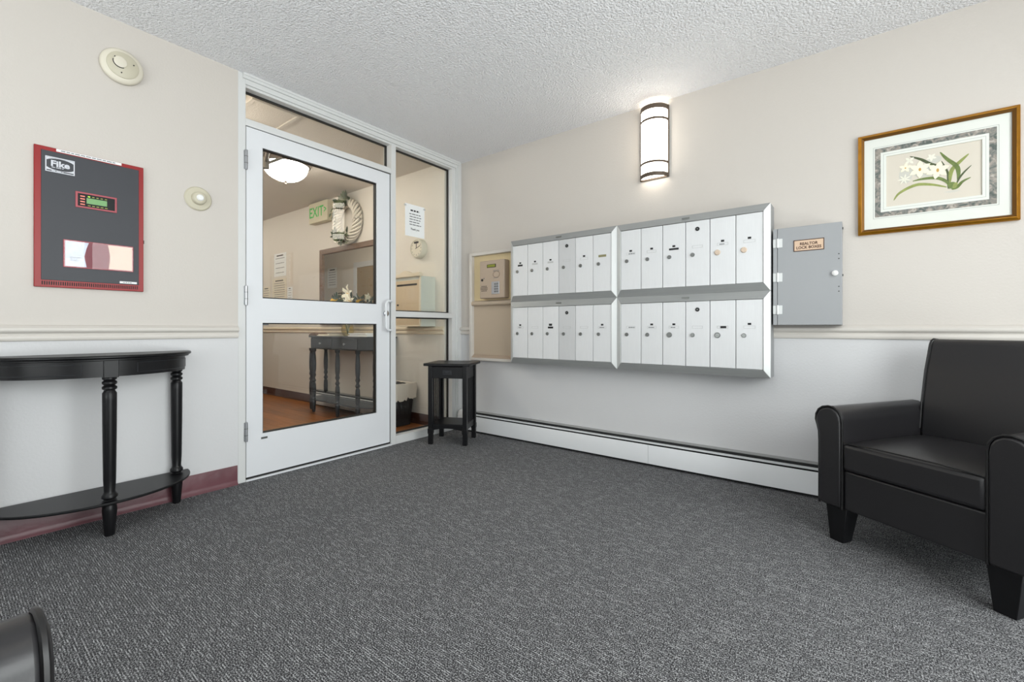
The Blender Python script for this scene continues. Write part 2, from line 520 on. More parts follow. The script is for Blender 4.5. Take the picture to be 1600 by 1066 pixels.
MB().box(-1.8425, -1.8385, .010, .05, .012, 2.134).build('weather_strip', 'gasket', fr, smooth=0)
MB().box(-1.842, -.785, .010, .05, 2.1305, 2.1345).build('weather_strip', 'gasket', fr, smooth=0)
MB().box(-.7888, -.7848, .016, .05, .012, 2.134).build('weather_strip', 'gasket', fr, smooth=0)
def gasket(parent, x0, x1, z0, z1, y0, y1, t=.010, name='gasket'):
    MB().box(x0, x1, y0, y1, z1 - t, z1).box(x0, x1, y0, y1, z0, z0 + t).box(x0, x0 + t, y0, y1, z0 + t, z1 - t).box(x1 - t, x1, y0, y1, z0 + t, z1 - t).build(name, 'gasket', parent, smooth=0)
win = sgroup('window_1', 'tall sidelite of two panes beside the glass door', (0, 0, 0), 90)
gasket(win, -.742, -.108, 1.056, 2.365, .060, .078)
bx(-.734, -.116, .066, .072, 1.064, 2.357).build('pane', 'glass', win, smooth=0)
gasket(win, -.742, -.108, .066, 1.010, .060, .078)
bx(-.734, -.116, .066, .072, .074, 1.002).build('pane', 'glass', win, smooth=0)
win = sgroup('window_2', 'narrow transom pane above the glass door', (0, 0, 0), 90)
gasket(win, -1.842, -.785, 2.176, 2.365, .060, .078)
bx(-1.834, -.793, .066, .072, 2.184, 2.357).build('pane', 'glass', win, smooth=0)

DH = -1.839                                   # hinge line; the door stands a hair ajar, swung into the hall
door = sgroup('door_1', 'white framed glass entrance door to the hallway', (0, DH, 0), 90)
dx = lambda y: y - DH
door_parts = [
    ('stile', dx(-1.838), dx(-1.744), .024, 2.130), ('stile', dx(-.908), dx(-.789), .024, 2.130),
    ('top_rail', dx(-1.744), dx(-.908), 2.030, 2.130), ('middle_rail', dx(-1.744), dx(-.908), .953, 1.104),
    ('bottom_rail', dx(-1.744), dx(-.908), .024, .272)]
for nm, a, b, z0, z1 in door_parts:
    bx(a, b, .004, .048, z0, z1).build(nm, 'white_metal', door)
bx(dx(-1.836), dx(-.791), .010, .044, .0105, .024).build('door_sweep', 'gasket', door, smooth=0)
for z0, z1 in ((1.104, 2.030), (.272, .953)):
    a, b = dx(-1.744), dx(-.908)
    gasket(door, a, b, z0, z1, .014, .040, .007)
    bx(a + .005, b - .005, .024, .030, z0 + .005, z1 - .005).build('pane', 'glass', door, smooth=0)
for z in (1.926, 1.115, .300):
    h = MB().lathe([(.0085, -.058), (.0085, .058)], (-.004, -.008, z), 12).box(-.014, .004, -.004, .006, z - .055, z + .055).build('hinge', 'steel', door, .001)
    MB().lathe([(.0095, -.002), (.0095, .002)], (-.004, -.008, z + .02), 12).lathe([(.0095, -.002), (.0095, .002)], (-.004, -.008, z - .02), 12).build('knuckle', 'lock_metal', h)
# loop pull with the lock cylinder inside it
px0, px1, pz0, pz1 = dx(-.865), dx(-.806), .905, 1.130
pp = []
for i in range(9):
    a = PI / 2 + PI / 2 * i / 8; pp.append((px0 + .032 + .032 * math.cos(a), -.052, pz1 - .032 + .032 * math.sin(a)))
for i in range(9):
    a = PI + PI / 2 * i / 8; pp.append((px0 + .032 + .032 * math.cos(a), -.052, pz0 + .032 + .032 * math.sin(a)))
pp = [(px1, .004, pz1), (px1, -.04, pz1), (px1 - .01, -.052, pz1)] + pp + [(px1 - .01, -.052, pz0), (px1, -.04, pz0), (px1, .004, pz0)]
pull = MB().tube(pp, .0085, 10).build('pull_handle', 'white_metal', door)
cy = MB().lathe([(.024, 0), (.024, .010), (.019, .014), (0, .014)], (dx(-.826), .004, 1.035), 20, 'y').build('lock_cylinder', 'chrome', door)
bx(dx(-.829), dx(-.823), -.0115, -.009, 1.026, 1.044).build('key_slot', 'lock_dark', cy)
bx(dx(-.787), dx(-.783), .0, .03, .98, 1.09).build('strike', 'steel', door)
bx(dx(-1.753), dx(-1.715), .0025, .0042, .238, .250).build('maker_plate', 'lock_metal', door)
bx(dx(-1.742), dx(-1.70), .0235, .0242, .938, .946).build('glass_stamp', 'soft_ink', door)
# closer on the hall side, arm reaching to the frame head
cl = bx(dx(-1.80), dx(-1.55), .050, .10, 2.045, 2.115).build('closer', 'closer_metal', door, .004)
MB().tube([(dx(-1.66), .085, 2.115), (dx(-1.66), .085, 2.135)], .018, 10).tube([(dx(-1.66), .085, 2.130), (dx(-1.60), .285, 2.045)], .012, 8).build('main_arm', 'closer_metal', cl)
MB().tube([(dx(-1.60), .285, 2.005), (dx(-1.60), .285, 2.075)], .024, 12).tube([(dx(-1.60), .285, 2.035), (dx(-1.42), .12, 2.150)], .010, 8).build('fore_arm', 'closer_metal', cl)
door.rotation_euler.z = R(90.75)

# ------------------------------------------------------------------ hallway behind the glass
HY = -.12
HY2 = -2.15
struct(bx(-7.0, -.10, HY, 0.12, -.06, CH).build('wall_hall', 'hall_paint', smooth=0), 'cream hallway wall with the mirror')
struct(bx(-7.0, -.12, HY2 - .12, HY2, -.06, CH).build('wall_hall_opposite', 'hall_paint', smooth=0), 'cream hallway wall facing the mirror')
struct(bx(-7.12, -7.0, HY2 - .12, .12, -.06, CH).build('wall_hall_end', 'hall_paint', smooth=0))
struct(bx(-7.12, -.10, HY2 - .12, .12, CH, CH + .08).build('ceiling_hall', 'hall_ceiling', smooth=0), 'textured ceiling of the hallway')
fl = struct(bx(-7.0, -.10, HY2, HY, -.06, -.012).build('floor_hall', 'dark_gap', smooth=0), 'brown wood plank floor of the hallway')
struct(bx(-.10, 0, -1.884, 0, -.06, -.001).build('floor_threshold', 'carpet', smooth=0))
PW, PL = .127, 1.22
pm = bx(0, PL - .002, 0, PW - .002, -.012, 0).mesh('plank', 0); pm.materials.append(M['wood_floor'])
r = 0; y = HY - PW
while y > HY2 - PW:
    off = (r * .43) % PL
    x = -.10 - PL + off
    if off > .02:
        me = bx(0, off - .002, 0, PW - .002, -.012, 0).mesh('plank', 0); me.materials.append(M['wood_floor'])
        link('plank', me, fl, (-.10 - off, max(y, HY2), 0)) if y >= HY2 else None
        x = -.10 - off - PL
    while x > -7.0 - PL * .2:
        if y >= HY2 and x > -7.0: link('plank', pm, fl, (x, y, 0))
        x -= PL
    y -= PW; r += 1
rail_x('trim_5', HY, -7.0, -.10, 'hall_trim', 'moulded chair rail of the hallway')
struct(MB().prism([(HY - o, z * .9) for o, z in COVE], 'x', -.93, -.10).build('baseboard_hall_right', 'brown_vinyl'), 'dark brown base beside the bin')
struct(MB().prism([(HY - o, z * .9) for o, z in COVE], 'x', -7.0, -2.32).build('baseboard_hall_left', 'brown_vinyl'), 'dark brown base further down the hallway')

def heater(name, label, x0, x1, y, joints, cap_left):
    t = thing(name, label, 'heater', (0, y, 0))
    bx(x0, x1, -.052, -.002, .002, .176).build('back_box', 'dark_gap', t, smooth=0)
    MB().prism([(-.078, .018), (-.070, .018), (-.070, .132), (-.064, .138), (-.072, .1415), (-.078, .132)], 'x', x0, joints[0] - .0015).build('front_cover', 'heater_white', t)
    for a, b in zip(joints, joints[1:] + [x1]):
        MB().prism([(-.078, .018), (-.070, .018), (-.070, .132), (-.064, .138), (-.072, .1415), (-.078, .132)], 'x', a + .0015, b).build('front_cover', 'heater_white', t)
    bx(x0, x1, -.072, -.050, .151, .160).build('damper', 'heater_white', t, .001)
    bx(x0, x1, -.05, -.0, .176, .180).build('top_flange', 'grey_lip', t)
    if cap_left:
        MB().prism([(-.082, 0), (0, 0), (0, .186), (-.052, .186), (-.074, .172), (-.082, .150)], 'x', x0 - .05, x0 + .03).build('end_cap', 'heater_white', t, .003)
    return t
heater('baseboard_heater', 'long white baseboard heater below the mailboxes', .085, LX - .002, 0, [.20, 1.79, 3.6], True)
heater('baseboard_heater', 'cream baseboard heater behind the hallway console table', -2.31, -.94, HY, [-1.6], False)

def bowl_light(name, label, loc, gm='bowl_glass'):
    t = thing(name, label, 'ceiling light', loc)
    # parts hang below the origin (on the ceiling)
    MB().lathe([(.10, 0), (.19, -.012), (.205, -.035), (.205, -.062), (.192, -.072), (.18, -.066)], (0, 0, 0), 40).build('pan', 'bowl_metal', t)
    prof = [(.182 * math.cos(a), -.068 - .135 * math.sin(a)) for a in [PI / 2 * i / 10 for i in range(11)]]
    MB().lathe(prof, (0, 0, 0), 40).build('bowl', gm, t)
    MB().lathe([(0, -.198), (.016, -.204), (.010, -.212), (.004, -.216), (.008, -.224), (.008, -.230), (0, -.236)], (0, 0, 0), 14).build('finial', 'bowl_metal', t)
    return t
bowl_light('ceiling_light', 'glowing glass bowl light on the hallway ceiling beside the door closer', (-1.16, -1.05, CH))
bowl_light('ceiling_light', 'added unseen glass bowl light on the hallway ceiling behind the hinge side of the door', (-.62, -1.93, CH))  # extra lamp added out of view to brighten the hallway
bowl_light('ceiling_light', 'added unseen glass bowl light on the hallway ceiling across from the mirror', (-2.6, -1.45, CH))  # another unseen bowl, added for more hallway light
bowl_light('ceiling_light', 'added unseen glass bowl light further along the hallway ceiling', (-3.9, -1.05, CH))  # added out of view to light the far hall
bowl_light('ceiling_light', 'added unseen glass bowl light on the lobby ceiling', (2.75, -2.55, CH), 'bowl_glass_dim')  # out-of-view fixture added to light the lobby

hat = thing('ceiling_hatch', 'tan framed access hatch in the hallway ceiling', 'hatch', (-.62, -1.70, CH))
MB().box(0, .36, 0, .025, -.012, 0).box(0, .36, .305, .33, -.012, 0).box(0, .025, .025, .305, -.012, 0).box(.335, .36, .025, .305, -.012, 0).build('frame', 'hall_ceiling', hat, .002)
bx(.025, .335, .025, .305, -.004, 0).build('panel', 'hall_ceiling', hat)

# exit sign
t = thing('exit_sign', 'cream exit sign with green letters on the hallway wall', 'sign', (-2.155, HY, 2.175))
bx(-.205, .205, -.080, 0, 0, .24).build('housing', 'exit_face', t, .006)
text('lettering', 'EXIT', .17, 'exit_green', t, (-.035, -.0815, .118), .012, .92)
text('arrow', '>', .12, 'exit_green', t, (.160, -.0815, .125), .02, .8)

# mirror
t = thing('wall_mirror', 'brown wood framed mirror above the hallway console table', 'mirror', (-1.58, HY, .96))
mw, mh, fw = .63, .895, .062
for nm, q in (('frame_top', [(-mw, mh), (mw, mh), (mw - fw, mh - fw), (-mw + fw, mh - fw)]), ('frame_bottom', [(-mw, 0), (mw, 0), (mw - fw, fw), (-mw + fw, fw)]),
              ('frame_side', [(-mw, 0), (-mw, mh), (-mw + fw, mh - fw), (-mw + fw, fw)]), ('frame_side', [(mw, 0), (mw, mh), (mw - fw, mh - fw), (mw - fw, fw)])):
    MB().prism(q, 'y', -.032, 0).build(nm, 'mirror_wood', t, .006)
bx(-mw + fw, mw - fw, -.014, -.002, fw, mh - fw).build('glass', 'mirror_glass', t, smooth=0)

# wreath: white vines twisted round a ring, greenery on one side
t = thing('wreath', 'white vine wreath with eucalyptus greenery above the mirror', 'wreath', (-1.60, HY, 2.11))
RR, rr = .205, .042
for k in range(6):
    b = MB(); pth = []
    for i in range(96):
        a = 2 * PI * i / 96; q = a * 5 + 2 * PI * k / 6
        rad = RR + rr * math.cos(q)
        pth.append((rad * math.cos(a), -.048 + rr * math.sin(q), rad * math.sin(a)))
    b.tube(pth, .0125, 6, True).build('vine', 'white_vine', t)
def leaf_quad(b, p, d, ln, wd, nrm):
    d = Vector(d).normalized(); nrm = Vector(nrm); sd = d.cross(nrm).normalized(); up = sd.cross(d).normalized(); p = Vector(p)
    pts = [p, p + d * ln * .35 + sd * wd / 2 + up * .006, p + d * ln * .75 + sd * wd * .36, p + d * ln, p + d * ln * .75 - sd * wd * .36, p + d * ln * .35 - sd * wd / 2 + up * .006]
    b.add([tuple(q) for q in pts] + [tuple(p + d * ln * .5 - up * .004)], [(0, 1, 6), (1, 2, 6), (2, 3, 6), (3, 4, 6), (4, 5, 6), (5, 0, 6)])
rnd = random.Random(3)
for nm, cnt, mt in (('greenery', 90, 'leaf'), ('dark_greenery', 50, 'leaf_deep')):
    b = MB()
    for i in range(cnt):
        a = R(rnd.choice([rnd.uniform(70, 110), rnd.uniform(95, 290), rnd.uniform(220, 300)]))
        rad = RR + rnd.uniform(-.05, .05)
        p = (rad * math.cos(a), -.07 - rnd.uniform(0, .045), rad * math.sin(a))
        ta = a + PI / 2 * rnd.choice((-1, 1)) + rnd.uniform(-.9, .9)
        leaf_quad(b, p, (math.cos(ta), -rnd.uniform(.1, .5), math.sin(ta)), rnd.uniform(.05, .085), rnd.uniform(.028, .045), (rnd.uniform(-.4, .4), -1, rnd.uniform(-.4, .4)))
    if nm == 'greenery':
        for i in range(16):
            a = R(rnd.uniform(60, 125)); leaf_quad(b, (.02 + .05 * rnd.random(), -.09, .22), (math.cos(a), -.3, math.sin(a)), rnd.uniform(.07, .11), .05, (0, -1, .2))
    o = b.build(nm, mt, t); o['kind'] = 'stuff'

# hallway notices
def notice(name, label, cat, loc, w, h, m='paper', rows=6, rz=0, group=None, title=True):
    t = thing(name, label, cat, loc, rz, group)
    bx(-w / 2, w / 2, -.0015, 0, 0, h).build('sheet', m, t, smooth=0)
    zs = [h * (.78 - .62 * i / max(1, rows - 1)) for i in range(rows)]
    words('print', -w * .38, w * .38, zs, h * .028, 'soft_ink', t, -.0019, int(abs(loc[0]) * 100))
    if title: words('heading', -w * .3, w * .3, [h * .9], h * .05, 'ink', t, -.0019, 5, .02, .04)
    return t
notice('notice_sheet', 'large white notice sheet on the hallway wall near the exit sign', 'notice', (-3.26, HY, 1.62), .34, .31, rows=4)
notice('notice_sheet', 'cream notice with photographs below the large white sheet', 'notice', (-3.28, HY, 1.30), .40, .29, 'paper_cream', 7)
notice('notice_sheet', 'small white card pinned low beside the cream notice', 'notice', (-2.99, HY, 1.26), .13, .20, rows=5)
notice('notice_sheet', 'dark edged printed card furthest along the hallway wall', 'notice', (-3.66, HY, 1.24), .22, .26, 'paper_cream', 6)

# drop box with scalloped crest
t = thing('drop_box', 'wall mounted drop box with tan slotted front and scalloped crest', 'drop box', (-.42, HY, .936))
bx(-.20, .20, -.172, 0, 0, .46).build('body', 'drop_side', t, .003)
bx(-.185, .185, -.182, -.172, .012, .425).build('front_panel', 'drop_front', t, .003)
MB().box(-.20, -.185, -.186, -.172, 0, .46).box(.185, .20, -.186, -.172, 0, .46).box(-.185, .185, -.186, -.172, 0, .012).build('front_edging', 'hall_trim', t, .002)
cr = [(-.21, .455), (.21, .455), (.21, .475)] + [(.21 - .42 * i / 20, .480 + .022 * math.sin(PI * i / 20) + .012 * math.cos(PI * 4 * i / 20)) for i in range(1, 20)] + [(-.21, .475)]
MB().prism(cr, 'y', -.198, -.160).build('crest', 'hall_trim', t, .003)
bx(-.13, .155, -.1835, -.1815, .375, .392).build('slot', 'ink', t, smooth=0)
MB().lathe([(.009, 0), (.009, .006), (0, .006)], (-.115, -.182, .20), 12, 'y').build('lock', 'lock_dark', t)

# round dial
t = thing('wall_clock', 'round white wall clock with deep rim below the taped paper notice', 'clock', (-.425, HY, 1.68))
MB().lathe([(.092, 0), (.092, .045), (.086, .058), (.078, .060), (.076, .046)], (0, 0, 0), 32, 'y').build('case', 'cream_plastic', t)
MB().lathe([(.076, .050), (.076, .054), (0, .054)], (0, 0, 0), 32, 'y').build('dial', 'paper_cream', t)
MB().box(-.003, .003, -.057, -.055, 0, .05).build('hour_hand', 'ink', t)
b = MB(); b.m = Matrix.Rotation(R(70), 4, 'Y'); b.box(-.002, .002, -.058, -.056, -.012, .06).build('minute_hand', 'ink', t)
for i in range(12):
    a = PI * i / 6; bx(.064 * math.cos(a) - .003, .064 * math.cos(a) + .003, -.0555, -.0535, .064 * math.sin(a) - .004, .064 * math.sin(a) + .004).build('hour_mark', 'soft_ink', t)
bx(-.028, .028, -.0575, -.0535, .046, .064).build('display_strip', 'ink', t)

# paper taped on the sidelite glass (lobby side)
t = thing('taped_notice', 'white paper notice taped to the sidelite glass', 'notice', (-.0655, -.495, 1.690), 90)
bx(-.104, .104, -.0012, 0, 0, .268).build('sheet', 'paper', t, smooth=0)
words('heading', -.05, .05, [.218], .013, 'ink', t, -.0015, 4, .02, .035, .008)
words('print', -.065, .068, [.188, .166, .144, .122, .100], .008, 'soft_ink', t, -.0015, 9, .02, .04, .006)
text('closing_line', 'Thank you', .022, 'ink', t, (0, -.0015, .062), .02)
for sx in (-1, 1): bx(sx * .104 - .012, sx * .104 + .012, -.0018, -.0012, .245, .258).build('tape', 'slot_grey', t, smooth=0)

# hallway console table
def turned_leg(z0, z1, r, style=0):
    h = z1 - z0
    if style == 0:
        pr = [(.55, 0), (.75, .03), (.80, .10), (1.0, .17), (.62, .19), (.95, .21), (.62, .235), (.9, .25), (1.0, .36), (.92, .44), (.62, .47), (1.05, .50), (.62, .53), (.62, .55), (1.0, .58), (.72, .62), (.95, .66), (1.02, .78), (.85, .90), (.7, .945), (1.05, .97), (1.05, 1.0)]
    return [(r * a, z0 + h * b) for a, b in pr]
t = thing('console_table', 'dark slate console table with turned legs in the hallway', 'table', (-1.43, HY, 0))
OUT = [(-.665, -.012), (-.665, -.215), (-.455, -.335), (.455, -.335), (.665, -.215), (.665, -.012)]
sc = lambda k, d: [(x * k, y + d if y < -.1 else y) for x, y in OUT]
MB().prism(OUT, 'z', .820, .836).build('tabletop', 'slate_wood', t, .004)
MB().prism(sc(.965, .02), 'z', .695, .820).build('apron', 'slate_wood', t, .003)
MB().prism(sc(.95, .03), 'z', .125, .140).build('shelf', 'slate_wood', t, .003)
for x0, x1 in ((-.44, -.02), (.02, .44)):
    d = bx(x0, x1, -.319, -.313, .708, .808).build('drawer', 'slate_wood', t, .002)
    MB().lathe([(.006, 0), (.006, .008), (.012, .014), (.010, .020), (0, .022)], ((x0 + x1) / 2, -.319, .758), 14, 'y').build('knob', 'steel', d)
LP = turned_leg(.0, .695, .024)
for x, y in ((-.60, -.225), (-.41, -.30), (.06, -.30), (.42, -.30), (.60, -.225), (-.61, -.045), (.61, -.045)):
    MB().lathe(LP, (0, 0, 0), 16).build('leg', 'slate_wood', t, loc=(x, y, 0))

# flowers in a vase
vx, vy = -1.42, -.27
t = thing('flower_vase', 'glass vase of white lilies and yellow blooms on the hallway console', 'vase', (vx, vy, .836))
MB().lathe([(.040, 0), (.062, .03), (.068, .07), (.055, .12), (.038, .16), (.044, .19), (.040, .185), (.034, .16), (.050, .12), (.062, .07), (.056, .03), (.034, .008), (0, .008)], (0, 0, 0), 24).build('vase', 'vase_glass', t)
b = MB(); tips = [(.13, .42, 0), (-.24, .36, .03), (-.05, .40, -.05), (.05, .36, .05), (-.14, .38, -.04), (.2, .36, .03), (-.30, .33, 0)]
for x, z, y in tips: b.tube([(0, 0, .02), (x * .25, y * .2, z * .55), (x, y, z)], .004, 6)
b.build('stems', 'leaf', t)
def lily(name, c, r):
    b = MB()
    for k in range(6):
        a = 2 * PI * k / 6 + .3; u = Vector((math.cos(a), -.35, math.sin(a))).normalized(); sd = Vector((-math.sin(a), 0, math.cos(a)))
        c0 = Vector(c); pts = []
        for s_, w_, o in ((0, .006, .0), (.35, .02, -.012), (.7, .017, -.02), (1.0, .001, .0)):
            q = c0 + u * r * s_ + Vector((0, o, .0)); pts += [tuple(q - sd * w_), tuple(q + sd * w_)]
        b.add(pts, [(0, 1, 3, 2), (2, 3, 5, 4), (4, 5, 7, 6)])
    o = b.build(name, 'lily', t, smooth=80)
    MB().tube([tuple(Vector(c)), tuple(Vector(c) + Vector((0, -.04, .01)))], .003, 6).build('stamen', 'yellow_bloom', o)
for c, r_ in (((.10, -.04, .44), .11), ((.15, -.05, .36), .10), ((.04, -.02, .37), .07), ((-.04, .03, .42), .07)): lily('lily', c, r_)
for c, r_ in (((-.23, -.02, .38), .042), ((-.28, -.01, .33), .034), ((-.17, -.04, .35), .034)):
    MB().lathe([(0, -r_), (r_ * .7, -r_ * .7), (r_, 0), (r_ * .75, r_ * .65), (0, r_ * .8)], c, 14).build('yellow_bloom', 'yellow_bloom', t)
b = MB(); rnd = random.Random(11)
for i in range(70):
    p = (rnd.uniform(-.22, .14), rnd.uniform(-.07, .04), rnd.uniform(.26, .43)); a = rnd.uniform(0, 2 * PI)
    leaf_quad(b, p, (math.cos(a), -.3, abs(math.sin(a))), rnd.uniform(.05, .08), .03, (rnd.uniform(-.5, .5), -1, .3))
b.build('foliage', 'leaf_deep', t)['kind'] = 'stuff'

tag(MB().box(-.16, .16, -.10, .10, 0, .012).box(-.15, .15, -.09, .105, .012, .024).box(-.155, .14, -.1, .09, .024, .034).build('paper_stack', 'paper', None, .001, loc=(-1.02, -.32, .836)), 'low stack of white papers on the hallway console table', 'papers')
tag(MB().box(-.11, .11, -.10, .10, 0, .010).box(-.10, .11, -.09, .09, .010, .020).build('magazines', 'paper_cream', None, .001, loc=(-1.63, -.34, .836)), 'small pile of cream leaflets on the hallway console table', 'leaflets')
tag(MB().prism([(-.09, 0), (.09, 0), (.085, .018), (.03, .034), (-.04, .03), (-.085, .014)], 'y', -.07, .07).build('cloth', 'mirror_wood', None, .004, loc=(-1.90, -.33, .836)), 'folded brown cloth at the end of the hallway console', 'cloth')

# waste bin
t = thing('waste_bin', 'black waste bin with pale liner beside the hallway console', 'bin', (-.59, -.275, 0))
a, b_ = [(-.10, -.085), (.10, -.085), (.10, .085), (-.10, .085)], [(-.135, -.11), (.135, -.11), (.135, .11), (-.135, .11)]
MB().hexa([(x, y, 0) for x, y in a], [(x, y, .385) for x, y in b_]).build('bin_body', 'bin_black', t, .008)
rim = MB(); n = 48; ring = []
rnd = random.Random(5)
for k, (zz, ex) in enumerate(((.392, -.016), (.402, -.004), (.400, .010), (.36, .018), (.30, .013), (.255, .010))):
    for i in range(n):
        q = i / n * 4; s_ = int(q); f_ = q - s_
        A, B = b_[s_ % 4], b_[(s_ + 1) % 4]
        x, y = A[0] + (B[0] - A[0]) * f_, A[1] + (B[1] - A[1]) * f_
        L = math.hypot(x, y); jit = rnd.uniform(-.004, .004) * (k > 1)
        ring.append((x + x / L * (ex + jit), y + y / L * (ex + jit), zz + (rnd.uniform(-.018, .018) if k == 5 else rnd.uniform(-.004, .004))))
rim.add(ring, [(k * n + i, k * n + (i + 1) % n, (k + 1) * n + (i + 1) % n, (k + 1) * n + i) for k in range(5) for i in range(n)])
rim.build('liner', 'bin_liner', t)

# opposite hallway wall, seen in the mirror
dd = sgroup('door_2', 'tan door on the far side of the hallway', (-4.05, HY2, 0), 180)
bx(-.45, .45, -.02, .0, .01, 2.05).build('leaf', 'door_tan', dd, .002)
MB().box(-.55, -.45, -.03, 0, 0, 2.15).box(.45, .55, -.03, 0, 0, 2.15).box(-.45, .45, -.03, 0, 2.05, 2.15).build('casing', 'white_metal', dd, .003)
MB().lathe([(.012, 0), (.012, .04), (.028, .05), (.028, .07), (0, .075)], (-.38, -.02, 1.0), 16, 'y').build('door_handle', 'steel', dd)
notice('wall_calendar', 'white calendar on the hallway wall facing the mirror', 'calendar', (-5.38, HY2, 1.72), .34, .40, rows=6, rz=180)
notice('wall_poster', 'cream poster below the calendar facing the mirror', 'poster', (-5.10, HY2, 1.28), .30, .36, 'paper_cream', 6, rz=180)

# ------------------------------------------------------------------ mailboxes on the wall_right (y = 0)
UW, UH, FX, FZ = .915, .490, .033, .045
def mail_bank(label, x0, z0, spec):
    t = thing('mailbox_bank', label, 'mailbox', (x0, 0, z0), 0, 'banks of apartment mailboxes')
    bx(0.001, UW - .001, -.134, 0, .001, UH - .001).build('cabinet', 'mail_body', t, smooth=0)
    yo, yi, yb = -.136, -.154, -.128
    o = [(0, 0), (UW, 0), (UW, UH), (0, UH)]; i_ = [(FX, FZ), (UW - FX, FZ), (UW - FX, UH - FZ), (FX, UH - FZ)]
    for k, nm in enumerate(('bottom_rail', 'stile', 'top_rail', 'stile')):
        j = (k + 1) % 4
        fo = lambda p, y: (p[0], y, p[1])
        MB().hexa([fo(o[k], yo), fo(o[j], yo), fo(i_[j], yi), fo(i_[k], yi)], [fo(o[k], yb), fo(o[j], yb), fo(i_[j], yb), fo(i_[k], yb)]).build(nm, 'mail_rail' if 'rail' in nm else 'mail_stile', t, .0012)
    bx(UW / 2 - .022, UW / 2 + .022, -.1515, -.146, UH - .027, UH - .018).build('maker_emblem', 'lock_metal', t)
    dw = (UW - 2 * FX) / 6
    z0d, z1d = FZ + .002, UH - FZ - .002
    for k, sp in enumerate(spec):
        d = bx(.0018, dw - .0018, -.1485, -.1385, z0d, z1d).build('door', 'mail_door_master' if 'K' in sp else 'mail_door', t, .0015, loc=(FX + k * dw, 0, 0))
        cx = dw / 2
        rl = .0165 if ('R' in sp or 'B' in sp) else .0125
        lk = MB().lathe([(rl, 0), (rl, .004), (rl * .8, .008), (0, .008)], (dw * .30, -.1485, .238), 16, 'y').build('lock', 'beige_ring' if 'B' in sp else 'lock_metal', d)
        yk = -.1569
        # name slot
        zc = .286
        if 'n' in sp: zn = zc + .018; bx(cx - .009, cx + .009, -.1492, -.1485, zn - .006, zn + .006).build('number_tag', 'ink', d, smooth=0)
        if 'N' in sp: zn = zc + .020; bx(cx - .014, cx + .014, -.1492, -.1485, zn - .008, zn + .008).build('number_tag', 'ink', d, smooth=0)
        if 'f' in sp or 'k' in sp.lower():
            w_, h_ = .030, .008
            MB().box(cx - w_, cx + w_, -.1497, -.1485, zc + h_ - .0015, zc + h_).box(cx - w_, cx + w_, -.1497, -.1485, zc - h_, zc - h_ + .0015).box(cx + w_ - .0015, cx + w_, -.1497, -.1485, zc - h_, zc + h_).box(cx - w_, cx - w_ + .0015, -.1497, -.1485, zc - h_, zc + h_).build('name_slot', 'slot_grey', d, smooth=0)
            if 't' in sp: words('name_print', cx - .024, cx + .026, [zc - .001], .006, 'soft_ink', d, -.1489, k + int(x0 * 10), .004, .009, .002)
        if 'b' in sp: bx(cx - .023, cx + .023, -.1495, -.1485, zc - .008, zc + .006).build('name_slot', 'ink', d, smooth=0)
        if 'W' in sp: bx(cx - .030, cx + .030, -.1495, -.1485, zc - .006, zc + .006).build('name_slot', 'ink', d, smooth=0)
        if 'h' in sp: bx(cx - .012, cx + .020, -.1499, -.1485, zc - .006, zc + .006).build('name_print', 'ink', d, smooth=0)
        if 's' in sp: bx(cx - .026, cx + .024, -.1495, -.1485, zc - .007, zc + .007).build('name_slot', 'slot_grey', d, smooth=0)
        if 'g' in sp: bx(cx - .028, cx + .030, -.1495, -.1485, zc - .002, zc + .014).build('name_slot', 'slot_gold', d, smooth=0)
        if 'k' in sp.lower():
            kh = MB().lathe([(.0125, 0), (.0125, .003), (.009, .004), (0, .004)], (cx, -.1485, .393), 16, 'y').build('master_keyhole', 'ink', d)
            MB().lathe([(.004, .004), (.004, .0055), (0, .0055)], (cx, -.1485, .393), 10, 'y').build('key_pin', 'lock_metal', kh)
    return t
MX0, MZ0 = .682, .640
mail_bank('upper bank of white apartment mailboxes beside the intercom niche', MX0, MZ0 + UH, ['nb', 'ns', 'ns', 'K', 'nf', 'g'])
mail_bank('lower bank of white apartment mailboxes beside the intercom niche', MX0, MZ0, ['nft', 'f', 'Nb', 'K', 'f', 'nft'])
mail_bank('upper bank of white apartment mailboxes beside the grey lock box', MX0 + UW, MZ0 + UH, ['nft', 'nf', 'nW', 'k', 'nftB', 'nfB'])
mail_bank('lower bank of white apartment mailboxes beside the grey lock box', MX0 + UW, MZ0, ['ft', 'nft', 'nftR', 'k', 'fhR', 'nf'])

# ------------------------------------------------------------------ intercom niche and intercom
t = thing('wall_niche', 'cream trimmed two-cell wall niche holding the intercom', 'niche', (0, 0, .635))
x0, x1, zt = .138, .655, .955
MB().box(x0, x0 + .028, -.045, 0, 0, zt).box(x1 - .028, x1, -.045, 0, 0, zt).build('side_trim', 'trim_cream', t, .004)
bx(x0 + .028, x1 - .028, -.045, 0, zt - .030, zt).build('top_trim', 'trim_cream', t, .004)
bx(x0 + .028, x1 - .028, -.045, 0, 0, .024).build('bottom_trim', 'trim_cream', t, .004)
MB().prism([(0, .485), (-.040, .485), (-.048, .495), (-.048, .515), (-.036, .525), (0, .530)], 'x', x0 + .028, x1 - .028).build('middle_rail', 'taupe_panel', t, .002)
MB().prism([(0, .024), (-.042, .024), (-.042, .030), (-.012, .052), (0, .052)], 'x', x0 + .028, x1 - .028).build('ledge', 'taupe_plastic', t)
bx(x0 + .028, x1 - .028, -.006, 0, .530, zt - .030).build('upper_panel', 'niche_yellow', t, smooth=0)
bx(x0 + .028, x1 - .028, -.010, 0, .052, .485).build('lower_panel', 'taupe_panel', t, smooth=0)

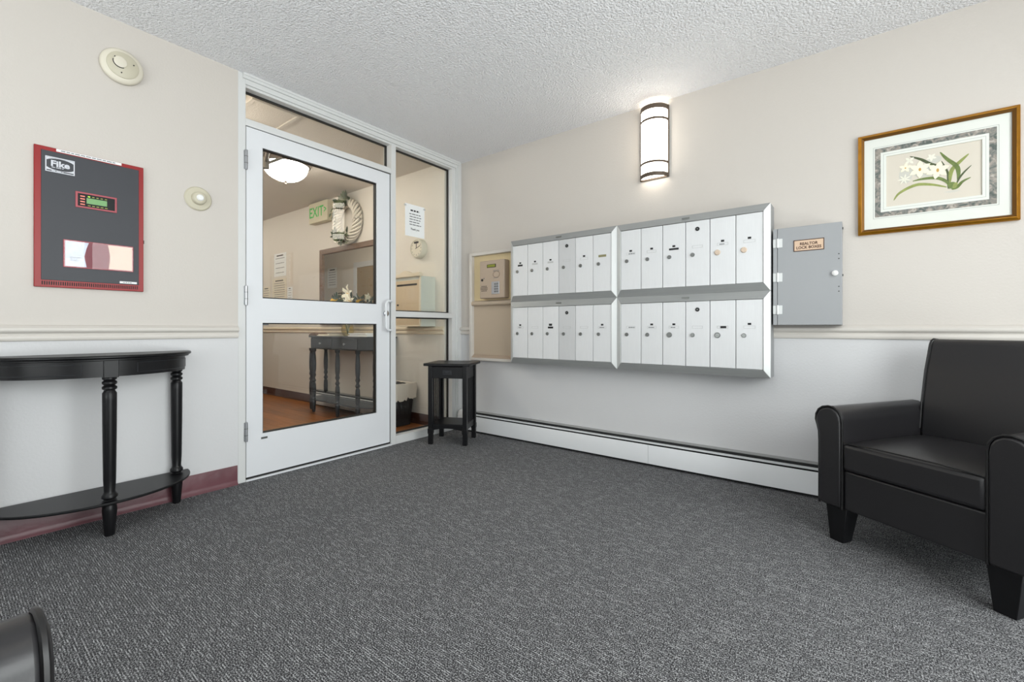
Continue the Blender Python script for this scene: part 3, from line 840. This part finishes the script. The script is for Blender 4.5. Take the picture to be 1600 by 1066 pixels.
t = thing('intercom', 'taupe entry intercom with keypad and green screen in the wall niche', 'intercom', (.43, -.006, 1.175))
bx(-.137, .137, -.072, 0, 0, .325).build('case', 'taupe_plastic', t, .010)
lc = bx(-.052, .048, -.0745, -.071, .262, .290).build('screen_bezel', 'lock_dark', t, .002)
bx(-.045, .040, -.0752, -.0745, .266, .286).build('screen', 'lcd_olive', lc)
k = bx(.0, .085, -.0765, -.071, .035, .140).build('keypad', 'silver_pad', t, .003)
for i in range(3):
    for j in range(4):
        bx(.033 + i * .016, .045 + i * .016, -.0785, -.0765, .048 + j * .021, .063 + j * .021).build('key', 'soft_ink', k, .001)
b = MB()
for j, c in enumerate((4, 5, 5, 4)):
    for i in range(c):
        b.lathe([(.005, 0), (.005, .0008), (0, .0008)], (-.085 + (i - (c - 1) / 2) * .016, -.072, .105 - j * .013), 8, 'y')
b.build('speaker_holes', 'lock_dark', t)
MB().lathe([(.011, 0), (.011, .004), (0, .004)], (-.105, -.072, .160), 14, 'y').build('door_bell', 'lock_dark', t)
bx(-.092, -.080, -.0725, -.072, .168, .178).build('bell_mark', 'soft_ink', t, smooth=0)
b = MB()
for i in range(20):
    a0 = 2 * PI * i / 20
b.tube([(.052 + .036 * math.cos(2 * PI * i / 24), -.0725, .200 + .026 * math.sin(2 * PI * i / 24)) for i in range(24)], .0012, 5, True)
b.build('emblem', 'mirror_wood', t)
words('instructions', .015, .09, [.235, .226, .172], .004, 'soft_ink', t, -.0723, 3, .006, .014, .002)

# ------------------------------------------------------------------ grey lock box
t = thing('lock_box_cabinet', 'grey metal cabinet with hinged door and tan name plate beside mailboxes', 'cabinet', (2.52, 0, .937))
bx(0, .312, -.098, 0, 0, .537).build('cabinet', 'grey_box', t, .002)
d = bx(.022, .312, -.110, -.0985, .001, .536).build('door', 'grey_box', t, .0015)
bx(0, .020, -.1085, -.098, .001, .536).build('hinge_strip', 'grey_box', t, .001)
for z in (.085, .265, .455):
    MB().lathe([(.0055, -.026), (.0055, .026)], (.022, -.113, z), 10).box(.0, .045, -.1115, -.1095, z - .024, z + .024).build('hinge', 'mail_stile', t, .0008)
pl = bx(.098, .236, -.1125, -.110, .400, .462).build('name_plate', 'plate_brass', d, .001)
MB().box(.098, .236, -.1129, -.1122, .458, .462).box(.098, .236, -.1129, -.1122, .400, .404).box(.098, .102, -.1129, -.1122, .404, .458).box(.232, .236, -.1129, -.1122, .404, .458).build('plate_edge', 'brown_ink', pl, smooth=0)
text('lettering', 'REALTOR\nLOCK BOXES', .0205, 'brown_ink', pl, (.167, -.1129, .4285), .025, .92)
MB().lathe([(.014, 0), (.014, .012), (.010, .015), (0, .015)], (.282, -.110, .270), 18, 'y').build('knob', 'white_plastic', d)
for z in (.175, .200, .345, .370):
    MB().lathe([(.003, 0), (.003, .0015), (0, .0015)], (.298, -.110, z), 8, 'y').build('rivet', 'lock_dark', d)
for z in (.26, .505):
    MB().box(.312, .316, -.09, -.075, z - .005, z + .005).build('side_bolt', 'lock_dark', t)

# ------------------------------------------------------------------ framed orchid print
t = thing('framed_print', 'gold framed botanical print of white orchids above the armchair', 'picture', (2.897, 0, 1.405))
PWd, PHt, fwd = .575, .517, .026
o = [(0, 0), (PWd, 0), (PWd, PHt), (0, PHt)]
ii = [(fwd, fwd), (PWd - fwd, fwd), (PWd - fwd, PHt - fwd), (fwd, PHt - fwd)]
mid = [(fwd * .55, fwd * .55), (PWd - fwd * .55, fwd * .55), (PWd - fwd * .55, PHt - fwd * .55), (fwd * .55, PHt - fwd * .55)]
for k, nm in enumerate(('frame_bottom', 'frame_side', 'frame_top', 'frame_side')):
    j = (k + 1) % 4
    P = lambda p, y: (p[0], y, p[1])
    f_ = MB().hexa([P(o[k], -.018), P(o[j], -.018), P(mid[j], -.030), P(mid[k], -.030)], [P(o[k], 0), P(o[j], 0), P(mid[j], 0), P(mid[k], 0)]).build(nm, 'gold', t, .002)
    MB().hexa([P(mid[k], -.028), P(mid[j], -.028), P(ii[j], -.020), P(ii[k], -.020)], [P(mid[k], -.004), P(mid[j], -.004), P(ii[j], -.004), P(ii[k], -.004)]).build('inner_lip', 'gold_dark', f_)
def ringp(name, a, b_, y0, y1, m):
    q = MB(); (x0, z0, x1, z1), (u0, w0, u1, w1) = a, b_
    q.box(x0, x1, y0, y1, z0, w0).box(x0, x1, y0, y1, w1, z1).box(x0, u0, y0, y1, w0, w1).box(u1, x1, y0, y1, w0, w1)
    return q.build(name, m, t, smooth=0)
fr_in = (.020, .020, .555, .497); mb_o = (.069, .086, .503, .439); mb_i = (.092, .110, .478, .415); art = (.114, .134, .456, .392)
ringp('mat_board', fr_in, mb_o, -.0125, -.004, 'mat_board')
ringp('marbled_band', mb_o, mb_i, -.0120, -.004, 'marbled_paper')
ringp('inner_mat', mb_i, art, -.0125, -.004, 'mat_board')
ringp('mat_line', (mb_o[0] - .007, mb_o[1] - .007, mb_o[2] + .007, mb_o[3] + .007), (mb_o[0] - .0055, mb_o[1] - .0055, mb_o[2] + .0055, mb_o[3] + .0055), -.0127, -.012, 'mat_line')
ringp('mat_line', (art[0] - .012, art[1] - .012, art[2] + .012, art[3] + .012), (art[0] - .0108, art[1] - .0108, art[2] + .0108, art[3] + .0108), -.0127, -.012, 'mat_line')
pr = bx(art[0], art[2], -.0070, -.004, art[1], art[3]).build('print', 'art_ground', t, smooth=0)
aw, ah = art[2] - art[0], art[3] - art[1]
A2 = lambda p: (art[0] + p[0] * aw, art[3] - p[1] * ah)
layer = [0]
def flat(name, polys, m):
    layer[0] += 1
    y = -.0071 - layer[0] * .00006
    b = MB()
    for pl_ in polys: b.add([(x, y, z) for x, z in pl_], [tuple(range(len(pl_)))])
    return b.build(name, m, pr, smooth=0)
def blade(pts, w):
    P_ = [Vector(A2(p)) for p in pts]; S_ = []
    for i in range(len(P_) - 1):
        a, b = P_[max(i - 1, 0)], P_[min(i + 2, len(P_) - 1)]
        for k in range(6):
            u = k / 6; p1, p2 = P_[i], P_[i + 1]
            S_.append(0.5 * ((2 * p1) + (p2 - a) * u + (2 * a - 5 * p1 + 4 * p2 - b) * u * u + (3 * p1 - a - 3 * p2 + b) * u ** 3))
    S_.append(P_[-1]); n = len(S_); quads = []; E_ = []
    for i, p in enumerate(S_):
        d = (S_[min(i + 1, n - 1)] - S_[max(i - 1, 0)]).normalized(); nn = Vector((-d.y, d.x)); h = w / 2 * math.sin(PI * (0.04 + .9 * i / (n - 1))) ** .8
        E_.append((p + nn * h, p - nn * h))
    for i in range(n - 1): quads.append([tuple(E_[i][0]), tuple(E_[i + 1][0]), tuple(E_[i + 1][1]), tuple(E_[i][1])])
    return quads
def ell(c, a, b, rot=0, n=20):
    c = A2(c); return [(c[0] + a * math.cos(t_) * math.cos(rot) - b * math.sin(t_) * math.sin(rot), c[1] + a * math.cos(t_) * math.sin(rot) + b * math.sin(t_) * math.cos(rot)) for t_ in [2 * PI * i / n for i in range(n)]]
flat('ground_shade', [ell((.713, .862), .028, .004)], 'shade_print')
for c_, a_, b_2 in (((.22, .42), .026, .042), ((.45, .42), .052, .026), ((.53, .22), .024, .018)): flat('bloom_shade', [ell(c_, a_, b_2)], 'shade_print')
flat('orchid_leaf', blade([(.265, .076), (.384, .17), (.489, .285), (.608, .361)], .013), 'leaf_print_dark')
flat('orchid_leaf', blade([(.601, .265), (.66, .483), (.668, .645), (.668, .805)], .009), 'leaf_print_dark')
flat('orchid_leaf', blade([(.873, .214), (.802, .311), (.713, .444), (.69, .571), (.687, .703)], .016), 'leaf_print_light')
flat('orchid_leaf', blade([(.586, .096), (.653, .24), (.75, .402), (.772, .54), (.765, .67)], .017), 'leaf_print')
flat('orchid_leaf', blade([(.899, .43), (.825, .541), (.776, .646), (.743, .77)], .008), 'leaf_print_dark')
flat('orchid_leaf', blade([(.295, .564), (.414, .549), (.563, .577), (.66, .683), (.683, .808)], .014), 'leaf_print')
flat('orchid_leaf', blade([(.086, .886), (.153, .755), (.325, .648), (.489, .678), (.653, .768)], .014), 'leaf_print_light')
flat('orchid_leaf', blade([(.892, .65), (.81, .708), (.757, .8), (.705, .827)], .012), 'leaf_print')
flat('bulb', [ell((.72, .76), .014, .020, .4)], 'leaf_print')
flat('bulb', [ell((.738, .755), .008, .014, -.4)], 'leaf_print_light')
def bloom(c, r_, m, n=5, a0=.3, wd=.34):
    cc = Vector(A2(c)); polys = []
    for k in range(n):
        a = a0 + 2 * PI * k / n; u = Vector((math.cos(a), math.sin(a))); v_ = Vector((-u.y, u.x))
        polys.append([tuple(cc + u * r_ * s_ + v_ * r_ * w_) for s_, w_ in ((.05, -.06), (.35, -wd * .75), (.65, -wd * .7), (1, 0), (.65, wd * .7), (.35, wd * .75), (.05, .06))])
    for pg in polys: flat('petal', [pg], m)
bloom((.496, .165), .020, 'petal_print_pale', 5, .9)
bloom((.261, .158), .022, 'petal_print_pale', 4, .7)
bloom((.216, .283), .026, 'petal_print', 5, .2)
bloom((.205, .504), .028, 'petal_print_pale', 7, .5, .16)
bloom((.373, .359), .044, 'petal_print', 6, .5)
bloom((.560, .427), .044, 'petal_print', 6, .3)
flat('bloom_heart', [ell((.373, .362), .005, .008), ell((.56, .43), .005, .009), ell((.216, .29), .003, .004)], 'heart_print')
bx(.022, PWd - .022, -.0150, -.0142, .022, PHt - .022).build('glazing', 'clear_cover', t, smooth=0)

# ------------------------------------------------------------------ wall sconce
t = thing('wall_sconce', 'lit half-round wall sconce with bronze bands above the mailboxes', 'wall lamp', (1.81, 0, 1.925))
hw, dp, hh = .094, .098, .475
arc = lambda k, n=20: [(hw * k * math.cos(PI + PI * i / n), dp * k * math.sin(PI + PI * i / n)) for i in range(n + 1)]
bx(-hw, hw, -.008, 0, 0, hh).build('back_plate', 'sconce_metal', t, .002)
def half_shell(ko, ki, z0, z1):
    return MB().prism(arc(ko) + arc(ki)[::-1], 'z', z0, z1)
half_shell(.955, .93, .012, hh - .012).build('diffuser', 'sconce_glass', t)
for nm, z0, z1 in (('band', hh - .030, hh), ('band', 0, .026), ('ring', hh - .102, hh - .088), ('ring', .088, .102)):
    half_shell(1.0, .96, z0, z1).build(nm, 'sconce_metal', t)
for sx in (-1, 1):
    bx(sx * hw - .004, sx * hw + .004, -.016, -.004, 0, hh).build('side_bar', 'sconce_metal', t, .001)
MB().prism(arc(.93), 'z', .012, .016).build('bottom_lens', 'sconce_glass', t)

# ------------------------------------------------------------------ fire alarm panel, detectors (wall_left, x = 0)
t = thing('fire_alarm_panel', 'red framed black fire alarm control panel on the wall', 'alarm panel', (0, -2.5205, 1.105), 90)
pw, ph = .1915, .630
bx(-pw, pw, -.016, 0, 0, ph).build('cabinet', 'panel_red', t, .002)
f_ = bx(-.170, .172, -.0185, -.016, .032, ph - .018).build('face', 'panel_black', t, .001)
def ring2(name, x0, x1, z0, z1, w_, y, m, par):
    return MB().box(x0, x1, y - .0008, y, z0, z0 + w_).box(x0, x1, y - .0008, y, z1 - w_, z1).box(x0, x0 + w_, y - .0008, y, z0 + w_, z1 - w_).box(x1 - w_, x1, y - .0008, y, z0 + w_, z1 - w_).build(name, m, par, smooth=0)
lg = ring2('logo_border', -.157, -.062, .520, .588, .0035, -.0185, 'silver_print', f_)
lx, lz = -.1095, .556
sw = MB()
def swoosh(sgn):
    top = []; bot = []
    for i in range(13):
        x = -.0435 + .087 * i / 12; q = 1 - (x / .0475) ** 2
        zo = .0275; zi = .008 + .0185 * math.sqrt(max(q, 0))
        top.append((lx + x, lz + sgn * zo)); bot.append((lx + x, lz + sgn * min(zi, .0268)))
    for i in range(12):
        sw.add([(p[0], -.0192, p[1]) for p in (top[i], top[i + 1], bot[i + 1], bot[i])], [(0, 1, 2, 3)])
for sg in (1, -1):
    sw = MB(); swoosh(sg); sw.build('logo_swoosh', 'silver_print', f_, smooth=0)
text('logo_lettering', 'Fike', .036, 'silver_print', f_, (lx, -.0192, lz + .002), .035, 1.05)
words('logo_print', lx - .03, lx + .03, [lz - .0145, lz - .030], .003, 'silver_print', f_, -.0194, 8, .01, .02, .003)
db = bx(-.060, .087, -.0225, -.0185, .378, .452).build('display_module', 'panel_red_soft', t, .001)
bx(-.052, .079, -.0235, -.0225, .386, .444).build('display_face', 'dark_gap', db, smooth=0)
bx(-.022, .050, -.0245, -.0235, .401, .427).build('screen', 'lcd_green', db, smooth=0)
for i in range(4): bx(-.044, -.028, -.0248, -.0235, .392 + i * .0125, .397 + i * .0125).build('button', 'button_red', db, smooth=0)
for i in range(5):
    bx(-.018 + i * .015, -.010 + i * .015, -.0243, -.0235, .432, .436).build('indicator', 'led_green' if i == 0 else 'lcd_olive', db, smooth=0)
    bx(-.018 + i * .015, -.008 + i * .015, -.0243, -.0235, .390, .394).build('key', 'lcd_olive', db, smooth=0)
dw_ = bx(-.100, .150, -.0215, -.0185, .095, .222).build('panel_window', 'panel_red_soft', t, .001)  # window with flat white, maroon and peach sections under a clear cover
MB().add([(x, -.0224, z) for x, z in ((-.094, .101), (-.022, .101), (-.030, .15), (-.022, .190), (-.014, .216), (-.094, .216))], [(0, 1, 2, 3, 4, 5)]).build('white_section', 'cool_white', dw_, smooth=0)
bx(-.028, .060, -.0222, -.0215, .099, .218).build('maroon_section', 'panel_maroon', dw_, smooth=0)
MB().add([(x, -.0226, z) for x, z in ((.056, .101), (.145, .101), (.145, .216), (.054, .216), (.061, .17), (.061, .14))], [(0, 1, 2, 3, 4, 5)]).build('peach_section', 'peach_tone', dw_, smooth=0)
words('section_marks', -.085, -.035, [.135, .128, .142], .003, 'soft_ink', dw_, -.0226, 2, .005, .015, .003)
bx(-.098, .148, -.0236, -.0230, .097, .220).build('cover', 'clear_cover', dw_, smooth=0)
b = MB()
for i in range(46):
    x = -.168 + i * .0074; b.box(x, x + .0036, -.0165, -.0155, .010, .026)
b.build('vent_slots', 'dark_gap', t, smooth=0)
st = bx(-.122, .105, -.0172, -.0160, ph - .0135, ph - .0015).build('label_strip', 'paper', t, smooth=0)
words('strip_print', -.115, .098, [ph - .0075], .004, 'soft_ink', st, -.0175, 6, .01, .02, .003)
ls = bx(.098, .164, -.0193, -.0185, .036, .046).build('label_strip', 'paper', t, smooth=0)
words('strip_print', .102, .160, [.041], .003, 'soft_ink', ls, -.0195, 6, .005, .012, .002)
bx(pw, pw + .004, -.010, -.003, .245, .262).build('latch', 'lock_dark', t)

t = thing('smoke_detector', 'round cream smoke detector high on the wall above the alarm panel', 'smoke detector', (0, -2.413, 2.212), 90)
MB().lathe([(.080, 0), (.084, .006), (.084, .018), (.078, .026), (.062, .032)], (0, 0, 0), 40, 'y').build('base', 'cream_plastic', t)
MB().lathe([(.062, .026), (.062, .036), (.054, .041), (0, .043)], (0, 0, 0), 40, 'y').build('head', 'olive_plastic', t)
MB().lathe([(.026, .041), (.026, .046), (.022, .048), (0, .048)], (-.012, 0, .008), 24, 'y').build('sensor_cap', 'cream_plastic', t)
MB().tube([(-.012 + .027 * math.cos(a), -.0445, .008 + .027 * math.sin(a)) for a in [R(170 + 10 * i) for i in range(14)]], .0022, 6).build('sensor_slit', 'dark_gap', t)
for a in (20, 140, 260):
    MB().lathe([(.003, .0405), (.003, .0445), (0, .0445)], (.042 * math.cos(R(a)), 0, .042 * math.sin(R(a))), 8, 'y').build('status_dot', 'lock_dark', t)

t = thing('wall_sounder', 'small round beige wall sounder with white lens beside the door frame', 'sounder', (0, -2.087, 1.636), 90)
MB().lathe([(.064, 0), (.066, .004), (.060, .010), (.034, .012)], (0, 0, 0), 36, 'y').build('plate', 'olive_plastic', t)
MB().lathe([(.036, .010), (.034, .030), (.028, .036), (.018, .037)], (0, 0, 0), 30, 'y').build('hub', 'olive_plastic', t)
MB().lathe([(.018, .030), (.018, .040), (.013, .045), (0, .046)], (0, 0, 0), 20, 'y').build('lens', 'white_plastic', t)

# ------------------------------------------------------------------ half-moon console against wall_left
t = thing('half_moon_table', 'black half-moon console table with turned legs against the wall', 'table', (0, -2.505, 0), 90)
def half(a, b, y0=-.012, n=40, p=2.0):
    return [(a * math.cos(PI + PI * i / n), y0 + b * math.sin(PI + PI * i / n)) for i in range(n + 1)]
def slab(a, b, z0, z1): return MB().prism(half(a, b), 'z', z0, z1)
slab(.372, .305, .786, .800).build('tabletop', 'black_wood', t, .005, 3)
slab(.362, .296, .778, .786).build('under_moulding', 'black_wood', t, .002)
ap = slab(.345, .280, .706, .778).build('apron', 'black_wood', t)
def arc_pts(a, b, t0, t1, z, n=14): return [(a * math.cos(PI + PI * (t0 + (t1 - t0) * i / n)), -.012 + b * math.sin(PI + PI * (t0 + (t1 - t0) * i / n)), z) for i in range(n + 1)]
for t0, t1 in ((.04, .43), (.57, .96)):
    b = MB(); a_, b2 = .3462, .2812
    z0, z1 = .720, .764; d_ = (t1 - t0) * .045
    lo = arc_pts(a_, b2, t0 + d_, t1 - d_, z0); hi = arc_pts(a_, b2, t0 + d_, t1 - d_, z1)
    b.tube(lo + hi[::-1], .0016, 5, True)
    b.build('inlay_line', 'slate_wood', ap)
LEG = [(.019, 0), (.021, .004), (.026, .06), (.031, .115), (.028, .135), (.022, .143), (.030, .150), (.030, .158), (.024, .163), (.033, .170), (.033, .180), (.026, .188), (.023, .196), (.026, .25), (.0285, .45), (.0295, .60), (.0295, .632), (.024, .640), (.022, .645), (.0305, .651), (.0305, .660), (.022, .666), (.0305, .674), (.0305, .682), (.022, .688), (.0295, .694), (.0295, .704)]
LEG = [(r * .86, z) for r, z in LEG]
for x, y in ((0, -.262), (-.340, -.040), (.306, -.050)):
    MB().lathe(LEG, (0, 0, 0), 20).build('leg', 'black_wood', t, loc=(x, y, 0))
    bx(-.026, .026, -.034 if x == 0 else -.030, .022, .702, .782).build('leg_block', 'black_wood', t, .002, loc=(x, y, 0))
slab(.368, .298, .146, .158).build('shelf', 'black_wood', t, .004)

# ------------------------------------------------------------------ small side table in the corner
t = thing('side_table', 'small black mission side table with drawer in the corner', 'table', (.275, -.385, 0), 27.5)
hx, hy, lw = .158, .148, .034
bx(-.187, .187, -.177, .177, .622, .643).build('tabletop', 'black_wood', t, .004)
for sx in (-1, 1):
    for sy in (-1, 1):
        x0_, y0_ = sx * (hx - lw / 2), sy * (hy - lw / 2)
        MB().box(-lw / 2, lw / 2, -lw / 2, lw / 2, 0, .622).box(-lw / 2 - .003, lw / 2 + .003, -lw / 2 - .003, lw / 2 + .003, .085, .125).build('leg', 'black_wood', t, .002, loc=(x0_, y0_, 0))
    bx(sx * (hx - .026), sx * (hx - .010), -hy + lw, hy - lw, .518, .622).build('side_apron', 'black_wood', t, .001)
    bx(sx * (hx - .026), sx * (hx - .010), -hy + lw, hy - lw, .115, .150).build('side_rail', 'black_wood', t, .001)
    for i in range(6):
        y_ = -hy + lw + .017 + i * (2 * hy - 2 * lw - .034) / 5
        bx(sx * (hx - .022), sx * (hx - .014), y_ - .006, y_ + .006, .150, .518).build('slat', 'black_wood', t)
dr = bx(-hx + lw, hx - lw, -hy + .003, -hy + .022, .524, .616).build('drawer', 'black_wood', t, .002)
hd = bx(-.036, .036, -hy - .002, -hy + .003, .553, .588).build('pull_plate', 'slate_wood', dr, .002)
MB().tube([(-.022, -hy - .002, .577), (-.022, -hy - .010, .566), (.022, -hy - .010, .566), (.022, -hy - .002, .577)], .003, 6).build('pull', 'lock_dark', hd)
bx(-hx + lw, hx - lw, hy - .022, hy - .010, .518, .622).build('back_apron', 'black_wood', t, .001)
bx(-hx + .01, hx - .01, -hy + .012, hy - .012, .150, .162).build('shelf', 'black_wood', t, .002)
FRA = [(-hx + lw, .155), (hx - lw, .155), (hx - lw, .112)] + [(hx - lw - (2 * hx - 2 * lw) * i / 12, .112 + .016 * math.sin(PI * i / 12)) for i in range(1, 12)] + [(-hx + lw, .112)]
MB().prism(FRA, 'y', -hy + .010, -hy + .024).build('front_rail', 'black_wood', t)
MB().prism(FRA, 'y', hy - .024, hy - .010).build('back_rail', 'black_wood', t)

# ------------------------------------------------------------------ leather armchairs
def cushion(x0, x1, y0, y1, z0, z1, crown, n=10):
    b = MB(); v = []
    for j in range(n + 1):
        for i in range(n + 1):
            u, w_ = i / n * 2 - 1, j / n * 2 - 1
            v.append((x0 + (x1 - x0) * i / n, y0 + (y1 - y0) * j / n, z1 + crown * (1 - u ** 4) * (1 - w_ ** 4)))
    f = [(j * (n + 1) + i, j * (n + 1) + i + 1, (j + 1) * (n + 1) + i + 1, (j + 1) * (n + 1) + i) for j in range(n) for i in range(n)]
    rim = [i for i in range(n + 1)] + [(j + 1) * (n + 1) - 1 for j in range(1, n + 1)] + [n * (n + 1) + i for i in range(n - 1, -1, -1)] + [j * (n + 1) for j in range(n - 1, 0, -1)]
    k = len(v); L = len(rim)
    v += [(v[i][0], v[i][1], z0) for i in rim]
    f += [(rim[i], rim[(i + 1) % L], k + (i + 1) % L, k + i) for i in range(L)] + [tuple(k + i for i in range(L))[::-1]]
    return b.add(v, f)
def armchair(label, loc, rz):
    t = thing('armchair', label, 'armchair', loc, rz, 'black leather armchairs in the lobby')
    # local: x across, front at y = -.28, z up
    F = -.28
    prof = [(0, .150), (0, .520), (.004, .545), (.016, .566), (.036, .578), (.060, .580), (.084, .574), (.102, .560), (.113, .538), (.115, .515), (.108, .492), (.101, .465), (.099, .42), (.099, .150)]
    for sx in (-1, 1):
        q = [(sx * (.231 + p[0]), p[1]) for p in prof]
        a = MB().prism(q, 'y', F, F + .57).build('arm', 'leather', t, .008, 3)
        MB().tube([(x, F - .001, z) for x, z in q], .0045, 6).build('piping', 'piping', a)
        cxm = sx * (.231 + .055)
        qi = [(cxm + (x - cxm) * .90, .365 + (z - .365) * .972) for x, z in q]
        MB().prism(qi, 'y', F - .009, F + .004).build('front_panel', 'leather', a, .007, 3)
    c = cushion(-.230, .230, F - .006, F + .52, .318, .432, .016).build('seat_cushion', 'leather', t, .016, 3)
    MB().tube([(-.226, F + .002, .432), (-.1, F - .004, .440), (.1, F - .004, .440), (.226, F + .002, .432)], .003, 6).build('seam', 'piping', c)
    bx(-.231, .231, F + .006, F + .05, .150, .316).build('front_rail', 'leather', t, .008, 3)
    bx(-.231, .231, F + .05, F + .55, .160, .316).build('seat_base', 'leather', t, .004)
    bp = [(.505, .300), (.508, .46), (.520, .58), (.545, .72), (.580, .845), (.590, .862), (.606, .869), (.640, .866), (.655, .856), (.657, .842), (.625, .68), (.590, .46), (.572, .150), (.52, .150)]
    bk = MB().prism([(F + y, z) for y, z in bp], 'x', -.232, .232).build('backrest', 'leather', t, .012, 3)
    for sx in (-1, 1):
        MB().tube([(sx * .2315, F + y, z) for y, z in bp[1:10]], .0040, 6).build('piping', 'piping', bk)
    for sx in (-1, 1):
        for y0_, y1_, dy in ((F + .012, F + .095, .0), (F + .47, F + .54, .02)):
            xo, xi = sx * .310, sx * .222
            bo, bi = sx * .294, sx * .238
            top = [(xo, y0_, .152), (xi, y0_, .152), (xi, y1_, .152), (xo, y1_, .152)]
            bot = [(bo, y0_ + .002 + dy, 0), (bi, y0_ + .002 + dy, 0), (bi, y0_ + .056 + dy, 0), (bo, y0_ + .056 + dy, 0)]
            MB().hexa(bot, top).build('leg', 'black_wood', t, .002)
    return t
armchair('black leather armchair below the gold framed orchid print', (3.190, -.5255, 0), -33.4)
armchair('black leather armchair across the lobby from the orchid print, only an arm showing', (2.4110, -3.1865, 0), 181)
